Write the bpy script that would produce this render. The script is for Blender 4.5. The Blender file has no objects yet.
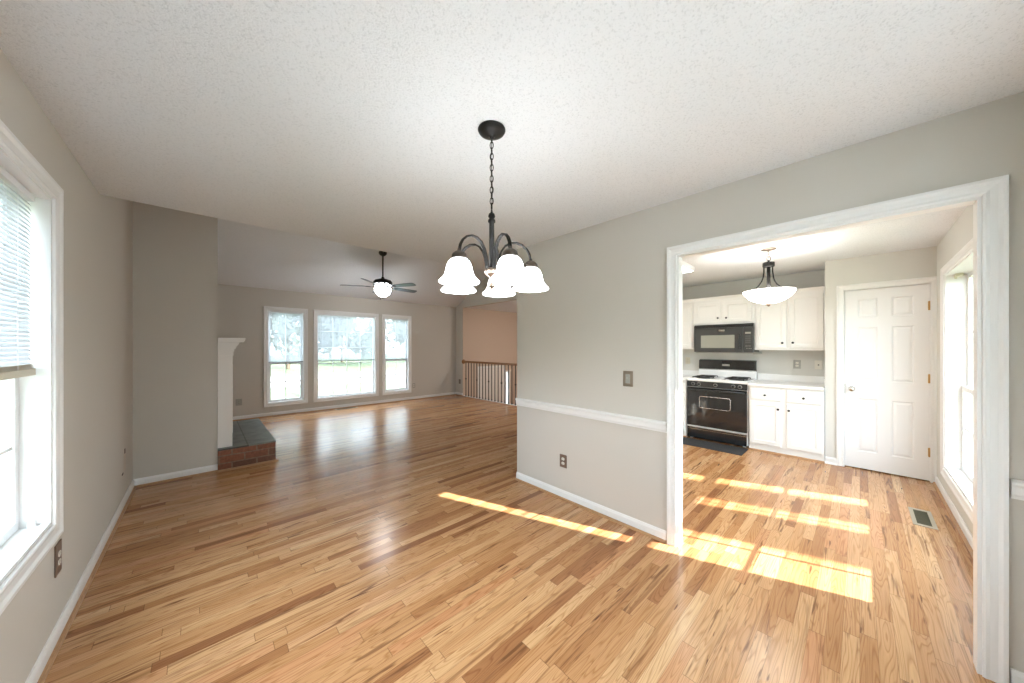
import bpy, bmesh, math, random
from mathutils import Vector, Matrix
random.seed(7)
PI = math.pi
scene = bpy.context.scene
COL = scene.collection

# ------------------------------------------------------------------ camera
cam_d = bpy.data.cameras.new('camera')
cam = bpy.data.objects.new('camera', cam_d)
COL.objects.link(cam)
cam.location = (0, 0, 1.40)
cam.rotation_euler = (PI/2, 0, math.radians(-43.3))
cam_d.sensor_width = 36
cam_d.lens = 327.9/1024*36
cam_d.shift_y = 5.5/1024
cam_d.clip_start = 0.02
cam_d.clip_end = 300
scene.camera = cam

# ------------------------------------------------------------------ world, sun, exposure
scene.view_settings.view_transform = 'Standard'
scene.view_settings.look = 'None'
scene.view_settings.gamma = 1
scene.view_settings.use_curve_mapping = False
scene.view_settings.exposure = 1.58
scene.cycles.sample_clamp_indirect = 4.0
world = bpy.data.worlds.new('world')
scene.world = world
world.use_nodes = True
wn = world.node_tree
wn.nodes.clear()
wo = wn.nodes.new('ShaderNodeOutputWorld')
wb = wn.nodes.new('ShaderNodeBackground')
ws = wn.nodes.new('ShaderNodeTexSky')
ws.sky_type = 'HOSEK_WILKIE'
ws.turbidity = 5.0
ws.ground_albedo = 0.4
SUN_TRAVEL = Vector((-0.38, 1.0, -0.59)).normalized()
ws.sun_direction = -SUN_TRAVEL
wm = wn.nodes.new('ShaderNodeMixRGB')
wm.inputs['Fac'].default_value = 0.55
wm.inputs['Color2'].default_value = (0.78, 0.89, 1.0, 1)
wb.inputs['Strength'].default_value = 6.2
wn.links.new(ws.outputs['Color'], wm.inputs['Color1'])
wn.links.new(wm.outputs['Color'], wb.inputs['Color'])
wn.links.new(wb.outputs['Background'], wo.inputs['Surface'])

sun_d = bpy.data.lights.new('sun', 'SUN')
sun_d.energy = 12.0
sun_d.angle = math.radians(0.53)
sun_d.color = (1.0, 0.96, 0.91)
sun = bpy.data.objects.new('sun', sun_d)
sun.rotation_euler = SUN_TRAVEL.to_track_quat('-Z', 'Y').to_euler()
sun.location = (5, -10, 8)
COL.objects.link(sun)


def portal(name, loc, rot, sx, sy):
    d = bpy.data.lights.new(name, 'AREA')
    d.shape = 'RECTANGLE'
    d.size = sx
    d.size_y = sy
    d.cycles.is_portal = True
    o = bpy.data.objects.new(name, d)
    o.location = loc
    o.rotation_euler = rot
    COL.objects.link(o)


portal('portal_far', (2.45, 8.33, 1.2), (-PI/2, 0, 0), 3.3, 2.1)
portal('portal_left', (-0.69, 1.41, 1.33), (-PI/2, 0, PI/2), 2.4, 1.6)
portal('portal_kitchen', (3.8, -0.73, 1.17), (-PI/2, 0, PI), 2.5, 1.9)

LAMP = (0.94, 0.965, 1.0)
BULB = 20.0
CHANDELIER = 5.0
FAN = 16.0
PENDANT = 4.8
FLUOR = 6.5
HALL = 68.0

# ------------------------------------------------------------------ materials


def new_mat(name):
    m = bpy.data.materials.new(name)
    m.use_nodes = True
    nt = m.node_tree
    b = nt.nodes['Principled BSDF']
    return m, nt, b


def pmat(name, col, rough=0.5, metal=0.0, spec=0.5, bump=None, coat=0.0):
    m, nt, b = new_mat(name)
    b.inputs['Base Color'].default_value = (*col, 1)
    b.inputs['Roughness'].default_value = rough
    b.inputs['Metallic'].default_value = metal
    b.inputs['Specular IOR Level'].default_value = spec
    b.inputs['Coat Weight'].default_value = coat
    if bump:
        sc, st, dist = bump
        tc = nt.nodes.new('ShaderNodeTexCoord')
        no = nt.nodes.new('ShaderNodeTexNoise')
        no.inputs['Scale'].default_value = sc
        no.inputs['Detail'].default_value = 3
        bp = nt.nodes.new('ShaderNodeBump')
        bp.inputs['Strength'].default_value = st
        bp.inputs['Distance'].default_value = dist
        nt.links.new(tc.outputs['Object'], no.inputs['Vector'])
        nt.links.new(no.outputs['Fac'], bp.inputs['Height'])
        nt.links.new(bp.outputs['Normal'], b.inputs['Normal'])
    return m


def emat(name, col, strength):
    m, nt, b = new_mat(name)
    b.inputs['Base Color'].default_value = (0.9, 0.9, 0.88, 1)
    b.inputs['Roughness'].default_value = 0.3
    b.inputs['Emission Color'].default_value = (*col, 1)
    b.inputs['Emission Strength'].default_value = strength
    return m


def glass_mat():
    m = bpy.data.materials.new('window_glass')
    m.use_nodes = True
    nt = m.node_tree
    nt.nodes.clear()
    o = nt.nodes.new('ShaderNodeOutputMaterial')
    mx = nt.nodes.new('ShaderNodeMixShader')
    tr = nt.nodes.new('ShaderNodeBsdfTransparent')
    tr.inputs['Color'].default_value = (0.97, 0.985, 0.98, 1)
    gl = nt.nodes.new('ShaderNodeBsdfGlossy')
    gl.inputs['Roughness'].default_value = 0.02
    lw = nt.nodes.new('ShaderNodeLayerWeight')
    fac = math_node(nt, 'MULTIPLY_ADD', math_node(nt, 'POWER', lw.outputs['Facing'], 5.0), 0.35, 0.02)
    nt.links.new(fac, mx.inputs['Fac'])
    nt.links.new(tr.outputs['BSDF'], mx.inputs[1])
    nt.links.new(gl.outputs['BSDF'], mx.inputs[2])
    nt.links.new(mx.outputs['Shader'], o.inputs['Surface'])
    return m


def math_node(nt, op, a, b=None, c=None):
    n = nt.nodes.new('ShaderNodeMath')
    n.operation = op
    for i, v in enumerate((a, b, c)):
        if v is None:
            continue
        if isinstance(v, (int, float)):
            n.inputs[i].default_value = v
        else:
            nt.links.new(v, n.inputs[i])
    return n.outputs[0]


def ramp(nt, fac, stops, interp='LINEAR'):
    r = nt.nodes.new('ShaderNodeValToRGB')
    r.color_ramp.interpolation = interp
    e = r.color_ramp.elements
    while len(e) < len(stops):
        e.new(0.5)
    for el, (p, c) in zip(e, stops):
        el.position = p
        el.color = (*c, 1) if len(c) == 3 else c
    nt.links.new(fac, r.inputs['Fac'])
    return r.outputs['Color']


def mixc(nt, mode, fac, a, b):
    n = nt.nodes.new('ShaderNodeMixRGB')
    n.blend_type = mode
    for k, v in (('Fac', fac), ('Color1', a), ('Color2', b)):
        if isinstance(v, (int, float)):
            n.inputs[k].default_value = v
        elif isinstance(v, tuple):
            n.inputs[k].default_value = (*v, 1)
        else:
            nt.links.new(v, n.inputs[k])
    return n.outputs['Color']


def floor_mat():
    m, nt, b = new_mat('oak_strip_floor')
    W = 0.058
    tc = nt.nodes.new('ShaderNodeTexCoord')
    sp = nt.nodes.new('ShaderNodeSeparateXYZ')
    nt.links.new(tc.outputs['Object'], sp.inputs[0])
    x, y = sp.outputs['X'], sp.outputs['Y']
    yw = math_node(nt, 'DIVIDE', y, W)
    row = math_node(nt, 'FLOOR', yw)
    fy = math_node(nt, 'FRACT', yw)
    wn_ = nt.nodes.new('ShaderNodeTexWhiteNoise')
    wn_.noise_dimensions = '1D'
    nt.links.new(row, wn_.inputs['W'])
    shift = math_node(nt, 'MULTIPLY', wn_.outputs['Value'], 400.0)
    xs = math_node(nt, 'MULTIPLY_ADD', x, 1.35, shift)

    def vor(feature):
        v = nt.nodes.new('ShaderNodeTexVoronoi')
        v.voronoi_dimensions = '1D'
        v.feature = feature
        v.inputs['Scale'].default_value = 1.0
        v.inputs['Randomness'].default_value = 0.85
        nt.links.new(xs, v.inputs['W'])
        return v
    v1 = vor('F1')
    v2 = vor('DISTANCE_TO_EDGE')
    sc = nt.nodes.new('ShaderNodeSeparateColor')
    nt.links.new(v1.outputs['Color'], sc.inputs[0])
    r1, r2, r3 = sc.outputs[0], sc.outputs[1], sc.outputs[2]
    # a random number per board
    mixid = math_node(nt, 'MULTIPLY_ADD', r1, 37.0, math_node(nt, 'MULTIPLY', row, 1.37))
    wid = nt.nodes.new('ShaderNodeTexWhiteNoise')
    wid.noise_dimensions = '2D'
    cid = nt.nodes.new('ShaderNodeCombineXYZ')
    nt.links.new(mixid, cid.inputs[0])
    nt.links.new(r2, cid.inputs[1])
    nt.links.new(cid.outputs[0], wid.inputs['Vector'])
    tone = wid.outputs['Value']
    base = ramp(nt, tone, [
        (0.00, (0.27, 0.122, 0.056)), (0.08, (0.40, 0.205, 0.096)),
        (0.28, (0.51, 0.285, 0.140)), (0.55, (0.58, 0.350, 0.185)),
        (0.80, (0.64, 0.415, 0.235)), (0.91, (0.54, 0.280, 0.145)), (1.0, (0.70, 0.490, 0.300))])
    off = math_node(nt, 'MULTIPLY', tone, 60.0)

    def coords(ax, ay):
        c = nt.nodes.new('ShaderNodeCombineXYZ')
        nt.links.new(math_node(nt, 'MULTIPLY_ADD', x, ax, off), c.inputs[0])
        nt.links.new(math_node(nt, 'MULTIPLY', y, ay), c.inputs[1])
        nt.links.new(math_node(nt, 'MULTIPLY', mixid, 3.1), c.inputs[2])
        return c.outputs[0]

    def noise(vec, scale, detail, dist=0.0):
        n = nt.nodes.new('ShaderNodeTexNoise')
        n.inputs['Scale'].default_value = scale
        n.inputs['Detail'].default_value = detail
        n.inputs['Distortion'].default_value = dist
        nt.links.new(vec, n.inputs['Vector'])
        return n.outputs['Fac']
    # cathedral grain: contour lines of a stretched noise
    n1 = noise(coords(1.0, 13.0), 1.0, 1.5, 0.2)
    cont = math_node(nt, 'FRACT', math_node(nt, 'MULTIPLY', n1, 20.0))
    gr = ramp(nt, cont, [(0.0, (0.70, 0.60, 0.50)), (0.22, (0.98, 0.97, 0.95)), (0.8, (1.06, 1.06, 1.05)), (1.0, (0.72, 0.62, 0.52))])
    col = mixc(nt, 'MULTIPLY', 0.85, base, gr)
    # fine straight pores
    n2 = noise(coords(6.0, 260.0), 1.0, 3.0)
    pr = ramp(nt, n2, [(0.30, (0.80, 0.74, 0.68)), (0.55, (1, 1, 1))])
    col = mixc(nt, 'MULTIPLY', 0.6, col, pr)
    # broad mineral streaks and knots
    n3 = noise(coords(3.0, 42.0), 1.0, 3.0, 0.6)
    st = ramp(nt, n3, [(0.575, (0, 0, 0)), (0.68, (1, 1, 1))])
    gate = ramp(nt, r3, [(0.30, (0.1, 0.1, 0.1)), (0.6, (1, 1, 1))])
    stf = mixc(nt, 'MULTIPLY', 1.0, st, gate)
    stf2 = mixc(nt, 'MULTIPLY', 1.0, stf, (0.85, 0.85, 0.85))
    col = mixc(nt, 'MIX', stf2, col, (0.15, 0.065, 0.028))
    n4 = noise(coords(4.5, 36.0), 1.0, 2.0, 0.3)
    n6 = noise(coords(0.9, 46.0), 1.0, 4.0, 0.8)
    ls = ramp(nt, n6, [(0.56, (0, 0, 0)), (0.68, (0.62, 0.62, 0.62))])
    col = mixc(nt, 'MIX', mixc(nt, 'MULTIPLY', 1.0, ls, gate), col, (0.21, 0.095, 0.042))
    kn = ramp(nt, n4, [(0.725, (0, 0, 0)), (0.765, (0.9, 0.9, 0.9))])
    col = mixc(nt, 'MIX', kn, col, (0.10, 0.035, 0.015))
    col = mixc(nt, 'MULTIPLY', 1.0, col, (0.93, 0.86, 0.77))
    # seams
    e1 = math_node(nt, 'LESS_THAN', fy, 0.022)
    e2 = math_node(nt, 'LESS_THAN', v2.outputs['Distance'], 0.0020)
    seam = math_node(nt, 'MULTIPLY', math_node(nt, 'MAXIMUM', e1, e2), 0.62)
    col = mixc(nt, 'MIX', seam, col, (0.13, 0.06, 0.025))
    nt.links.new(col, b.inputs['Base Color'])
    b.inputs['Roughness'].default_value = 0.22
    b.inputs['Specular IOR Level'].default_value = 0.38
    bh = math_node(nt, 'SUBTRACT', math_node(nt, 'MULTIPLY', tone, 0.6), seam)
    n5 = noise(coords(1.2, 9.0), 1.0, 1.0)
    bh2 = math_node(nt, 'MULTIPLY_ADD', n5, 1.2, bh)
    bp = nt.nodes.new('ShaderNodeBump')
    bp.inputs['Strength'].default_value = 0.12
    bp.inputs['Distance'].default_value = 0.002
    nt.links.new(bh2, bp.inputs['Height'])
    nt.links.new(bp.outputs['Normal'], b.inputs['Normal'])
    return m


def ceiling_mat():
    m, nt, b = new_mat('textured_ceiling')
    tc = nt.nodes.new('ShaderNodeTexCoord')
    no = nt.nodes.new('ShaderNodeTexNoise')
    no.inputs['Scale'].default_value = 130
    no.inputs['Detail'].default_value = 4
    no.inputs['Roughness'].default_value = 0.65
    nt.links.new(tc.outputs['Object'], no.inputs['Vector'])
    bp = nt.nodes.new('ShaderNodeBump')
    bp.inputs['Strength'].default_value = 0.6
    bp.inputs['Distance'].default_value = 0.008
    nt.links.new(no.outputs['Fac'], bp.inputs['Height'])
    nt.links.new(bp.outputs['Normal'], b.inputs['Normal'])
    c = ramp(nt, no.outputs['Fac'], [(0.36, (0.66, 0.672, 0.685)), (0.46, (0.785, 0.797, 0.812))])
    nt.links.new(c, b.inputs['Base Color'])
    b.inputs['Roughness'].default_value = 0.95
    b.inputs['Specular IOR Level'].default_value = 0.1
    return m


def brick_mat():
    m, nt, b = new_mat('hearth_brick')
    tc = nt.nodes.new('ShaderNodeTexCoord')
    sp = nt.nodes.new('ShaderNodeSeparateXYZ')
    nt.links.new(tc.outputs['Object'], sp.inputs[0])
    cx = nt.nodes.new('ShaderNodeCombineXYZ')
    nt.links.new(math_node(nt, 'ADD', sp.outputs['X'], sp.outputs['Y']), cx.inputs[0])
    nt.links.new(sp.outputs['Z'], cx.inputs[1])
    br = nt.nodes.new('ShaderNodeTexBrick')
    br.inputs['Scale'].default_value = 1.0
    br.inputs['Brick Width'].default_value = 0.225
    br.inputs['Row Height'].default_value = 0.085
    br.inputs['Mortar Size'].default_value = 0.007
    br.inputs['Color1'].default_value = (0.26, 0.10, 0.055, 1)
    br.inputs['Color2'].default_value = (0.15, 0.068, 0.042, 1)
    br.inputs['Mortar'].default_value = (0.24, 0.155, 0.105, 1)
    br.offset = 0.5
    nt.links.new(cx.outputs[0], br.inputs['Vector'])
    no = nt.nodes.new('ShaderNodeTexNoise')
    no.inputs['Scale'].default_value = 40
    nt.links.new(tc.outputs['Object'], no.inputs['Vector'])
    col = mixc(nt, 'MULTIPLY', 0.5, br.outputs['Color'], ramp(nt, no.outputs['Fac'], [(0.3, (0.6, 0.6, 0.6)), (0.7, (1.3, 1.3, 1.3))]))
    nt.links.new(col, b.inputs['Base Color'])
    b.inputs['Roughness'].default_value = 0.85
    bp = nt.nodes.new('ShaderNodeBump')
    bp.inputs['Strength'].default_value = 0.6
    bp.inputs['Distance'].default_value = 0.006
    nt.links.new(math_node(nt, 'SUBTRACT', 1.0, br.outputs['Fac']), bp.inputs['Height'])
    nt.links.new(bp.outputs['Normal'], b.inputs['Normal'])
    return m


def slate_mat():
    m, nt, b = new_mat('hearth_slate')
    tc = nt.nodes.new('ShaderNodeTexCoord')
    br = nt.nodes.new('ShaderNodeTexBrick')
    br.inputs['Scale'].default_value = 1.0
    br.inputs['Brick Width'].default_value = 0.44
    br.inputs['Row Height'].default_value = 0.30
    br.inputs['Mortar Size'].default_value = 0.006
    br.inputs['Color1'].default_value = (0.17, 0.18, 0.165, 1)
    br.inputs['Color2'].default_value = (0.105, 0.115, 0.11, 1)
    br.inputs['Mortar'].default_value = (0.05, 0.05, 0.045, 1)
    mp = nt.nodes.new('ShaderNodeMapping')
    mp.inputs['Rotation'].default_value = (0, 0, PI/2)
    nt.links.new(tc.outputs['Object'], mp.inputs['Vector'])
    nt.links.new(mp.outputs[0], br.inputs['Vector'])
    no = nt.nodes.new('ShaderNodeTexNoise')
    no.inputs['Scale'].default_value = 9
    no.inputs['Detail'].default_value = 6
    nt.links.new(tc.outputs['Object'], no.inputs['Vector'])
    col = mixc(nt, 'MULTIPLY', 0.7, br.outputs['Color'], ramp(nt, no.outputs['Fac'], [(0.3, (0.55, 0.55, 0.55)), (0.7, (1.4, 1.4, 1.35))]))
    nt.links.new(col, b.inputs['Base Color'])
    b.inputs['Roughness'].default_value = 0.42
    return m


def noisy_mat(name, c1, c2, scale, rough=0.9, stretch=(1, 1, 1)):
    m, nt, b = new_mat(name)
    tc = nt.nodes.new('ShaderNodeTexCoord')
    mp = nt.nodes.new('ShaderNodeMapping')
    mp.inputs['Scale'].default_value = stretch
    no = nt.nodes.new('ShaderNodeTexNoise')
    no.inputs['Scale'].default_value = scale
    no.inputs['Detail'].default_value = 5
    nt.links.new(tc.outputs['Object'], mp.inputs[0])
    nt.links.new(mp.outputs[0], no.inputs['Vector'])
    nt.links.new(ramp(nt, no.outputs['Fac'], [(0.35, c1), (0.65, c2)]), b.inputs['Base Color'])
    b.inputs['Roughness'].default_value = rough
    return m


M = {}
M['floor'] = floor_mat()
M['ceiling'] = ceiling_mat()
M['wall'] = pmat('greige_wall_paint', (0.59, 0.557, 0.503), 0.75, spec=0.25, bump=(220, 0.12, 0.002))
M['wall_hall'] = pmat('tan_hall_paint', (0.59, 0.475, 0.385), 0.75, spec=0.25, bump=(220, 0.12, 0.002))
M['wall_kitchen'] = pmat('kitchen_wall_paint', (0.66, 0.645, 0.60), 0.75, spec=0.25, bump=(220, 0.12, 0.002))
M['white'] = pmat('white_trim_paint', (0.82, 0.815, 0.80), 0.35, spec=0.4)
M['white_door'] = pmat('white_door_paint', (0.84, 0.835, 0.83), 0.38, spec=0.4)
M['vinyl'] = pmat('white_vinyl', (0.80, 0.81, 0.82), 0.4)
M['cream'] = pmat('cream_plastic', (0.66, 0.60, 0.47), 0.45)
M['slat'] = pmat('white_slat', (0.86, 0.87, 0.88), 0.45)
def slat_mat():
    m, nt, b = new_mat('white_slat')
    b.inputs['Base Color'].default_value = (0.86, 0.87, 0.88, 1)
    b.inputs['Roughness'].default_value = 0.45
    tr = nt.nodes.new('ShaderNodeBsdfTranslucent')
    tr.inputs['Color'].default_value = (0.80, 0.84, 0.88, 1)
    mx = nt.nodes.new('ShaderNodeMixShader')
    mx.inputs['Fac'].default_value = 0.3
    out = nt.nodes['Material Output']
    nt.links.new(b.outputs[0], mx.inputs[1])
    nt.links.new(tr.outputs[0], mx.inputs[2])
    nt.links.new(mx.outputs[0], out.inputs['Surface'])
    return m


M['slat_strip'] = slat_mat()
M['fill_shade_cloth'] = slat_mat()
M['fill_shade_cloth'].name = 'white_fill_shade_cloth'
M['fill_shade_cloth'].node_tree.nodes['Mix Shader'].inputs['Fac'].default_value = 0.55
M['shaded_bar'] = pmat('shaded_rail', (0.25, 0.27, 0.28), 0.5)  # shade on the blinds' bottom rails, painted in as grey
M['shoe'] = noisy_mat('oak_shoe_moulding', (0.36, 0.19, 0.085), (0.48, 0.27, 0.13), 8, 0.4, (3, 3, 30))
M['cabinet'] = pmat('white_cabinet_paint', (0.83, 0.825, 0.80), 0.35, spec=0.4)
M['counter'] = pmat('white_laminate', (0.86, 0.855, 0.84), 0.3)
M['enamel'] = pmat('white_enamel', (0.88, 0.88, 0.87), 0.15, coat=0.4)
M['black_gloss'] = pmat('black_glass', (0.012, 0.013, 0.015), 0.08, spec=0.6)
M['black'] = pmat('black_plastic', (0.022, 0.023, 0.024), 0.35)
M['micro_black'] = pmat('charcoal_plastic', (0.045, 0.046, 0.045), 0.3)
M['micro_glass'] = pmat('olive_mesh_glass', (0.30, 0.30, 0.255), 0.18, spec=0.7)
M['iron'] = pmat('cast_iron', (0.02, 0.02, 0.02), 0.6)
M['mat_black'] = pmat('black_rubber', (0.03, 0.03, 0.032), 0.75, bump=(300, 0.4, 0.003))
M['bronze'] = pmat('dark_bronze', (0.010, 0.009, 0.008), 0.45, metal=0.0, spec=0.3)
M['bronze_lt'] = pmat('brushed_bronze', (0.33, 0.26, 0.21), 0.32, metal=0.9)
M['bronze_mid'] = pmat('oiled_bronze', (0.10, 0.080, 0.066), 0.35, metal=0.8)
M['chrome'] = pmat('satin_nickel', (0.62, 0.60, 0.58), 0.22, metal=1.0)
M['brass'] = pmat('brass', (0.55, 0.33, 0.12), 0.35, metal=0.9)
M['blade'] = pmat('slate_blue_blade', (0.10, 0.135, 0.16), 0.35)
M['oak'] = noisy_mat('oak_handrail', (0.26, 0.12, 0.045), (0.37, 0.18, 0.075), 6, 0.35, (20, 2, 20))
M['brown_plate'] = pmat('brown_plate', (0.16, 0.105, 0.075), 0.4)
M['grey_plate'] = pmat('grey_plate', (0.38, 0.37, 0.33), 0.4)
M['ivory'] = pmat('ivory_plastic', (0.78, 0.74, 0.66), 0.4)
M['hole'] = pmat('dark_hole', (0.03, 0.026, 0.022), 0.9)
M['patch'] = pmat('patched_paint', (0.63, 0.56, 0.48), 0.85)
M['brick'] = brick_mat()
M['slate'] = slate_mat()
M['mantel'] = pmat('mantel_paint', (0.80, 0.77, 0.73), 0.4)
M['vent'] = pmat('tan_metal', (0.36, 0.30, 0.22), 0.5)
M['vent_dark'] = pmat('dark_vent_louvre', (0.10, 0.09, 0.06), 0.9, spec=0.1)  # one dark tone for the louvres and the plate below them
M['glass'] = glass_mat()
M['shade'] = emat('lit_frosted_glass', LAMP, CHANDELIER)
M['bulb'] = emat('lit_bulb', LAMP, BULB)
M['fan_glass'] = emat('lit_fan_bowl', LAMP, FAN)
M['uplight'] = emat('lit_fan_collar', LAMP, 4.0)
M['bowl'] = emat('lit_pendant_bowl', (1.0, 0.965, 0.92), PENDANT)
M['diffuser'] = emat('lit_diffuser', (1.0, 0.97, 0.93), FLUOR)
M['added_hall_lamp'] = emat('lit_added_hall_lamp', (1.0, 0.90, 0.80), HALL)
M['lawn'] = noisy_mat('lawn_grass', (0.045, 0.075, 0.025), (0.085, 0.115, 0.05), 1.2)
M['road'] = noisy_mat('pale_road', (0.17, 0.17, 0.165), (0.21, 0.21, 0.205), 2)
M['leaf'] = noisy_mat('tree_leaf', (0.04, 0.062, 0.035), (0.085, 0.115, 0.07), 2)
M['bark'] = noisy_mat('tree_bark', (0.10, 0.075, 0.055), (0.20, 0.16, 0.12), 6, 0.95, (6, 6, 1))

# ------------------------------------------------------------------ mesh helpers


class MB:
    """collects geometry, in world coordinates, for ONE mesh object"""

    def __init__(self, mx=None):
        self.bm = bmesh.new()
        self.mx = mx
        self.sm = False

    def _v(self, p):
        p = Vector(p)
        return self.bm.verts.new(self.mx @ p if self.mx else p)

    def face(self, pts, smooth=False):
        f = self.bm.faces.new([self._v(p) for p in pts])
        f.smooth = smooth
        return f

    def box(self, x0, x1, y0, y1, z0, z1):
        if x0 > x1: x0, x1 = x1, x0
        if y0 > y1: y0, y1 = y1, y0
        if z0 > z1: z0, z1 = z1, z0
        v = [self._v((x, y, z)) for z in (z0, z1) for y in (y0, y1) for x in (x0, x1)]
        for q in ((0, 2, 3, 1), (4, 5, 7, 6), (0, 1, 5, 4), (2, 6, 7, 3), (0, 4, 6, 2), (1, 3, 7, 5)):
            self.bm.faces.new([v[i] for i in q])
        return self

    def sweep(self, prof, p0, p1, up=(0, 0, 1)):
        """closed 2-D profile (a, b): a along the side axis, b along up; from p0 to p1"""
        p0, p1, up = Vector(p0), Vector(p1), Vector(up)
        d = (p1-p0).normalized()
        side = d.cross(up).normalized()
        A = [self._v(p0 + side*a + up*b) for a, b in prof]
        B = [self._v(p1 + side*a + up*b) for a, b in prof]
        n = len(prof)
        for i in range(n):
            self.bm.faces.new((A[i], A[(i+1) % n], B[(i+1) % n], B[i]))
        self.bm.faces.new(A[::-1])
        self.bm.faces.new(B)
        return self

    def lathe(self, prof, c, seg=24, axis='Z', smooth=True):
        """profile of (r, h) round an axis through c"""
        c = Vector(c)
        rings = []
        for r, h in prof:
            if r < 1e-6:
                p = Vector((0, 0, h))
                rings.append([p])
            else:
                rings.append([Vector((r*math.cos(2*PI*k/seg), r*math.sin(2*PI*k/seg), h)) for k in range(seg)])
        def conv(p):
            if axis == 'X': p = Vector((p.z, p.x, p.y))
            elif axis == 'Y': p = Vector((p.x, p.z, p.y))
            return c + p
        rv = [[self._v(conv(p)) for p in R] for R in rings]
        for A, B in zip(rv, rv[1:]):
            if len(A) == 1 and len(B) == 1:
                continue
            for k in range(seg):
                k2 = (k+1) % seg
                if len(A) == 1:
                    f = self.bm.faces.new((A[0], B[k], B[k2]))
                elif len(B) == 1:
                    f = self.bm.faces.new((A[k], B[0], A[k2]))
                else:
                    f = self.bm.faces.new((A[k], B[k], B[k2], A[k2]))
                f.smooth = smooth
        return self

    def tube(self, pts, r, seg=8, closed=False, smooth=True):
        pts = [Vector(p) for p in pts]
        n = len(pts)
        rad = r if isinstance(r, (list, tuple)) else [r]*n
        prev = None
        rings = []
        for i, p in enumerate(pts):
            if closed:
                t = (pts[(i+1) % n]-pts[i-1]).normalized()
            else:
                t = (pts[min(i+1, n-1)]-pts[max(i-1, 0)]).normalized()
            if prev is None:
                a = Vector((0, 0, 1)) if abs(t.z) < 0.9 else Vector((1, 0, 0))
                u = t.cross(a).normalized()
            else:
                u = (prev - t*prev.dot(t)).normalized()
            prev = u
            w = t.cross(u)
            rings.append([self._v(p + (u*math.cos(2*PI*k/seg)+w*math.sin(2*PI*k/seg))*rad[i]) for k in range(seg)])
        prs = list(zip(rings, rings[1:]))
        if closed:
            prs.append((rings[-1], rings[0]))
        for A, B in prs:
            for k in range(seg):
                f = self.bm.faces.new((A[k], A[(k+1) % seg], B[(k+1) % seg], B[k]))
                f.smooth = smooth
        if not closed:
            self.bm.faces.new(rings[0][::-1])
            self.bm.faces.new(rings[-1])
        return self

    def build(self, name, mat, parent=None, bevel=0.0, solid=0.0):
        off = Vector((0, 0, 0))
        q = parent
        while q is not None:
            off += q.location
            q = q.parent
        bmesh.ops.translate(self.bm, verts=self.bm.verts, vec=-off)
        bmesh.ops.recalc_face_normals(self.bm, faces=self.bm.faces)
        me = bpy.data.meshes.new(name)
        self.bm.to_mesh(me)
        self.bm.free()
        me.materials.append(mat)
        o = bpy.data.objects.new(name, me)
        COL.objects.link(o)
        if parent is not None:
            o.parent = parent
        if solid:
            s = o.modifiers.new('solid', 'SOLIDIFY')
            s.thickness = solid
            s.offset = 0
        if bevel:
            bv = o.modifiers.new('bevel', 'BEVEL')
            bv.width = bevel
            bv.segments = 2
            bv.limit_method = 'ANGLE'
        return o


def thing(name, loc, label, cat, group=None):
    o = bpy.data.objects.new(name, None)
    o.empty_display_size = 0.05
    COL.objects.link(o)
    o.location = loc
    o['label'] = label
    o['category'] = cat
    if group:
        o['group'] = group
    return o


def tag(o, label, cat, group=None):
    o['label'] = label
    o['category'] = cat
    if group:
        o['group'] = group
    return o


def copy_tree(o, parent=None):
    c = o.copy()
    COL.objects.link(c)
    if parent is not None:
        c.parent = parent
    for ch in o.children:
        copy_tree(ch, c)
    return c


def struct(o):
    o['kind'] = 'structure'
    return o


def sroot(name, loc):
    o = bpy.data.objects.new(name, None)
    COL.objects.link(o)
    o.location = loc
    o['kind'] = 'structure'
    return o


# ------------------------------------------------------------------ room shell
XL, XP, YF, XS = -0.51, 2.42, 8.15, 5.42     # left wall, partition, far wall, living side wall
YB, XK = -0.54, 6.07                         # back/window wall, kitchen far wall
H = 2.435                                    # flat ceiling
YE, ZE, YR, ZR = 3.54, 2.565, 5.845, 3.67    # vault: start, eave height, ridge

b = MB()
b.box(-0.66, 5.46, -0.70, 8.30, -0.06, 0)
b.box(5.46, 6.25, -0.70, 2.60, -0.06, 0)
struct(b.build('floor', M['floor']))
b = MB(); b.box(5.46, 8.3, 2.60, 7.92, -1.36, -1.30)
struct(b.build('floor', M['floor']))

b = MB(); b.box(-0.66, 6.25, -0.70, YE, H, H+0.10)
struct(b.build('ceiling', M['ceiling']))
b = MB()
for (ya, za), (yb, zb) in (((YE, ZE), (YR, ZR)), ((YR, ZR), (8.30, ZE-0.07))):
    b.face([(-0.66, ya, za), (5.55, ya, za), (5.55, yb, zb), (-0.66, yb, zb)])
b.face([(-0.66, YE, H+0.1), (5.55, YE, H+0.1), (5.55, YE, ZE), (-0.66, YE, ZE)])
struct(b.build('ceiling', M['ceiling']))
b = MB(); b.box(5.52, 8.3, 2.49, 7.90, 2.53, 2.61)
struct(b.build('ceiling', M['ceiling']))

# left wall, with the window opening
WY0, WY1, WZ0, WZ1 = 0.25, 2.57, 0.575, 2.09  # unseen near end of the opening widened to let in more daylight
b = MB()
b.box(-0.65, XL, -0.68, WY0, 0, 3.9).box(-0.65, XL, WY1, 8.29, 0, 3.9)
b.box(-0.65, XL, WY0, WY1, 0, WZ0).box(-0.65, XL, WY0, WY1, WZ1, 3.9)
struct(b.build('wall_left', M['wall']))
# chimney breast
b = MB(); b.box(XL, 0.12, 4.97, 6.75, 0, 3.9)
struct(b.build('wall_chimney', M['wall']))
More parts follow.
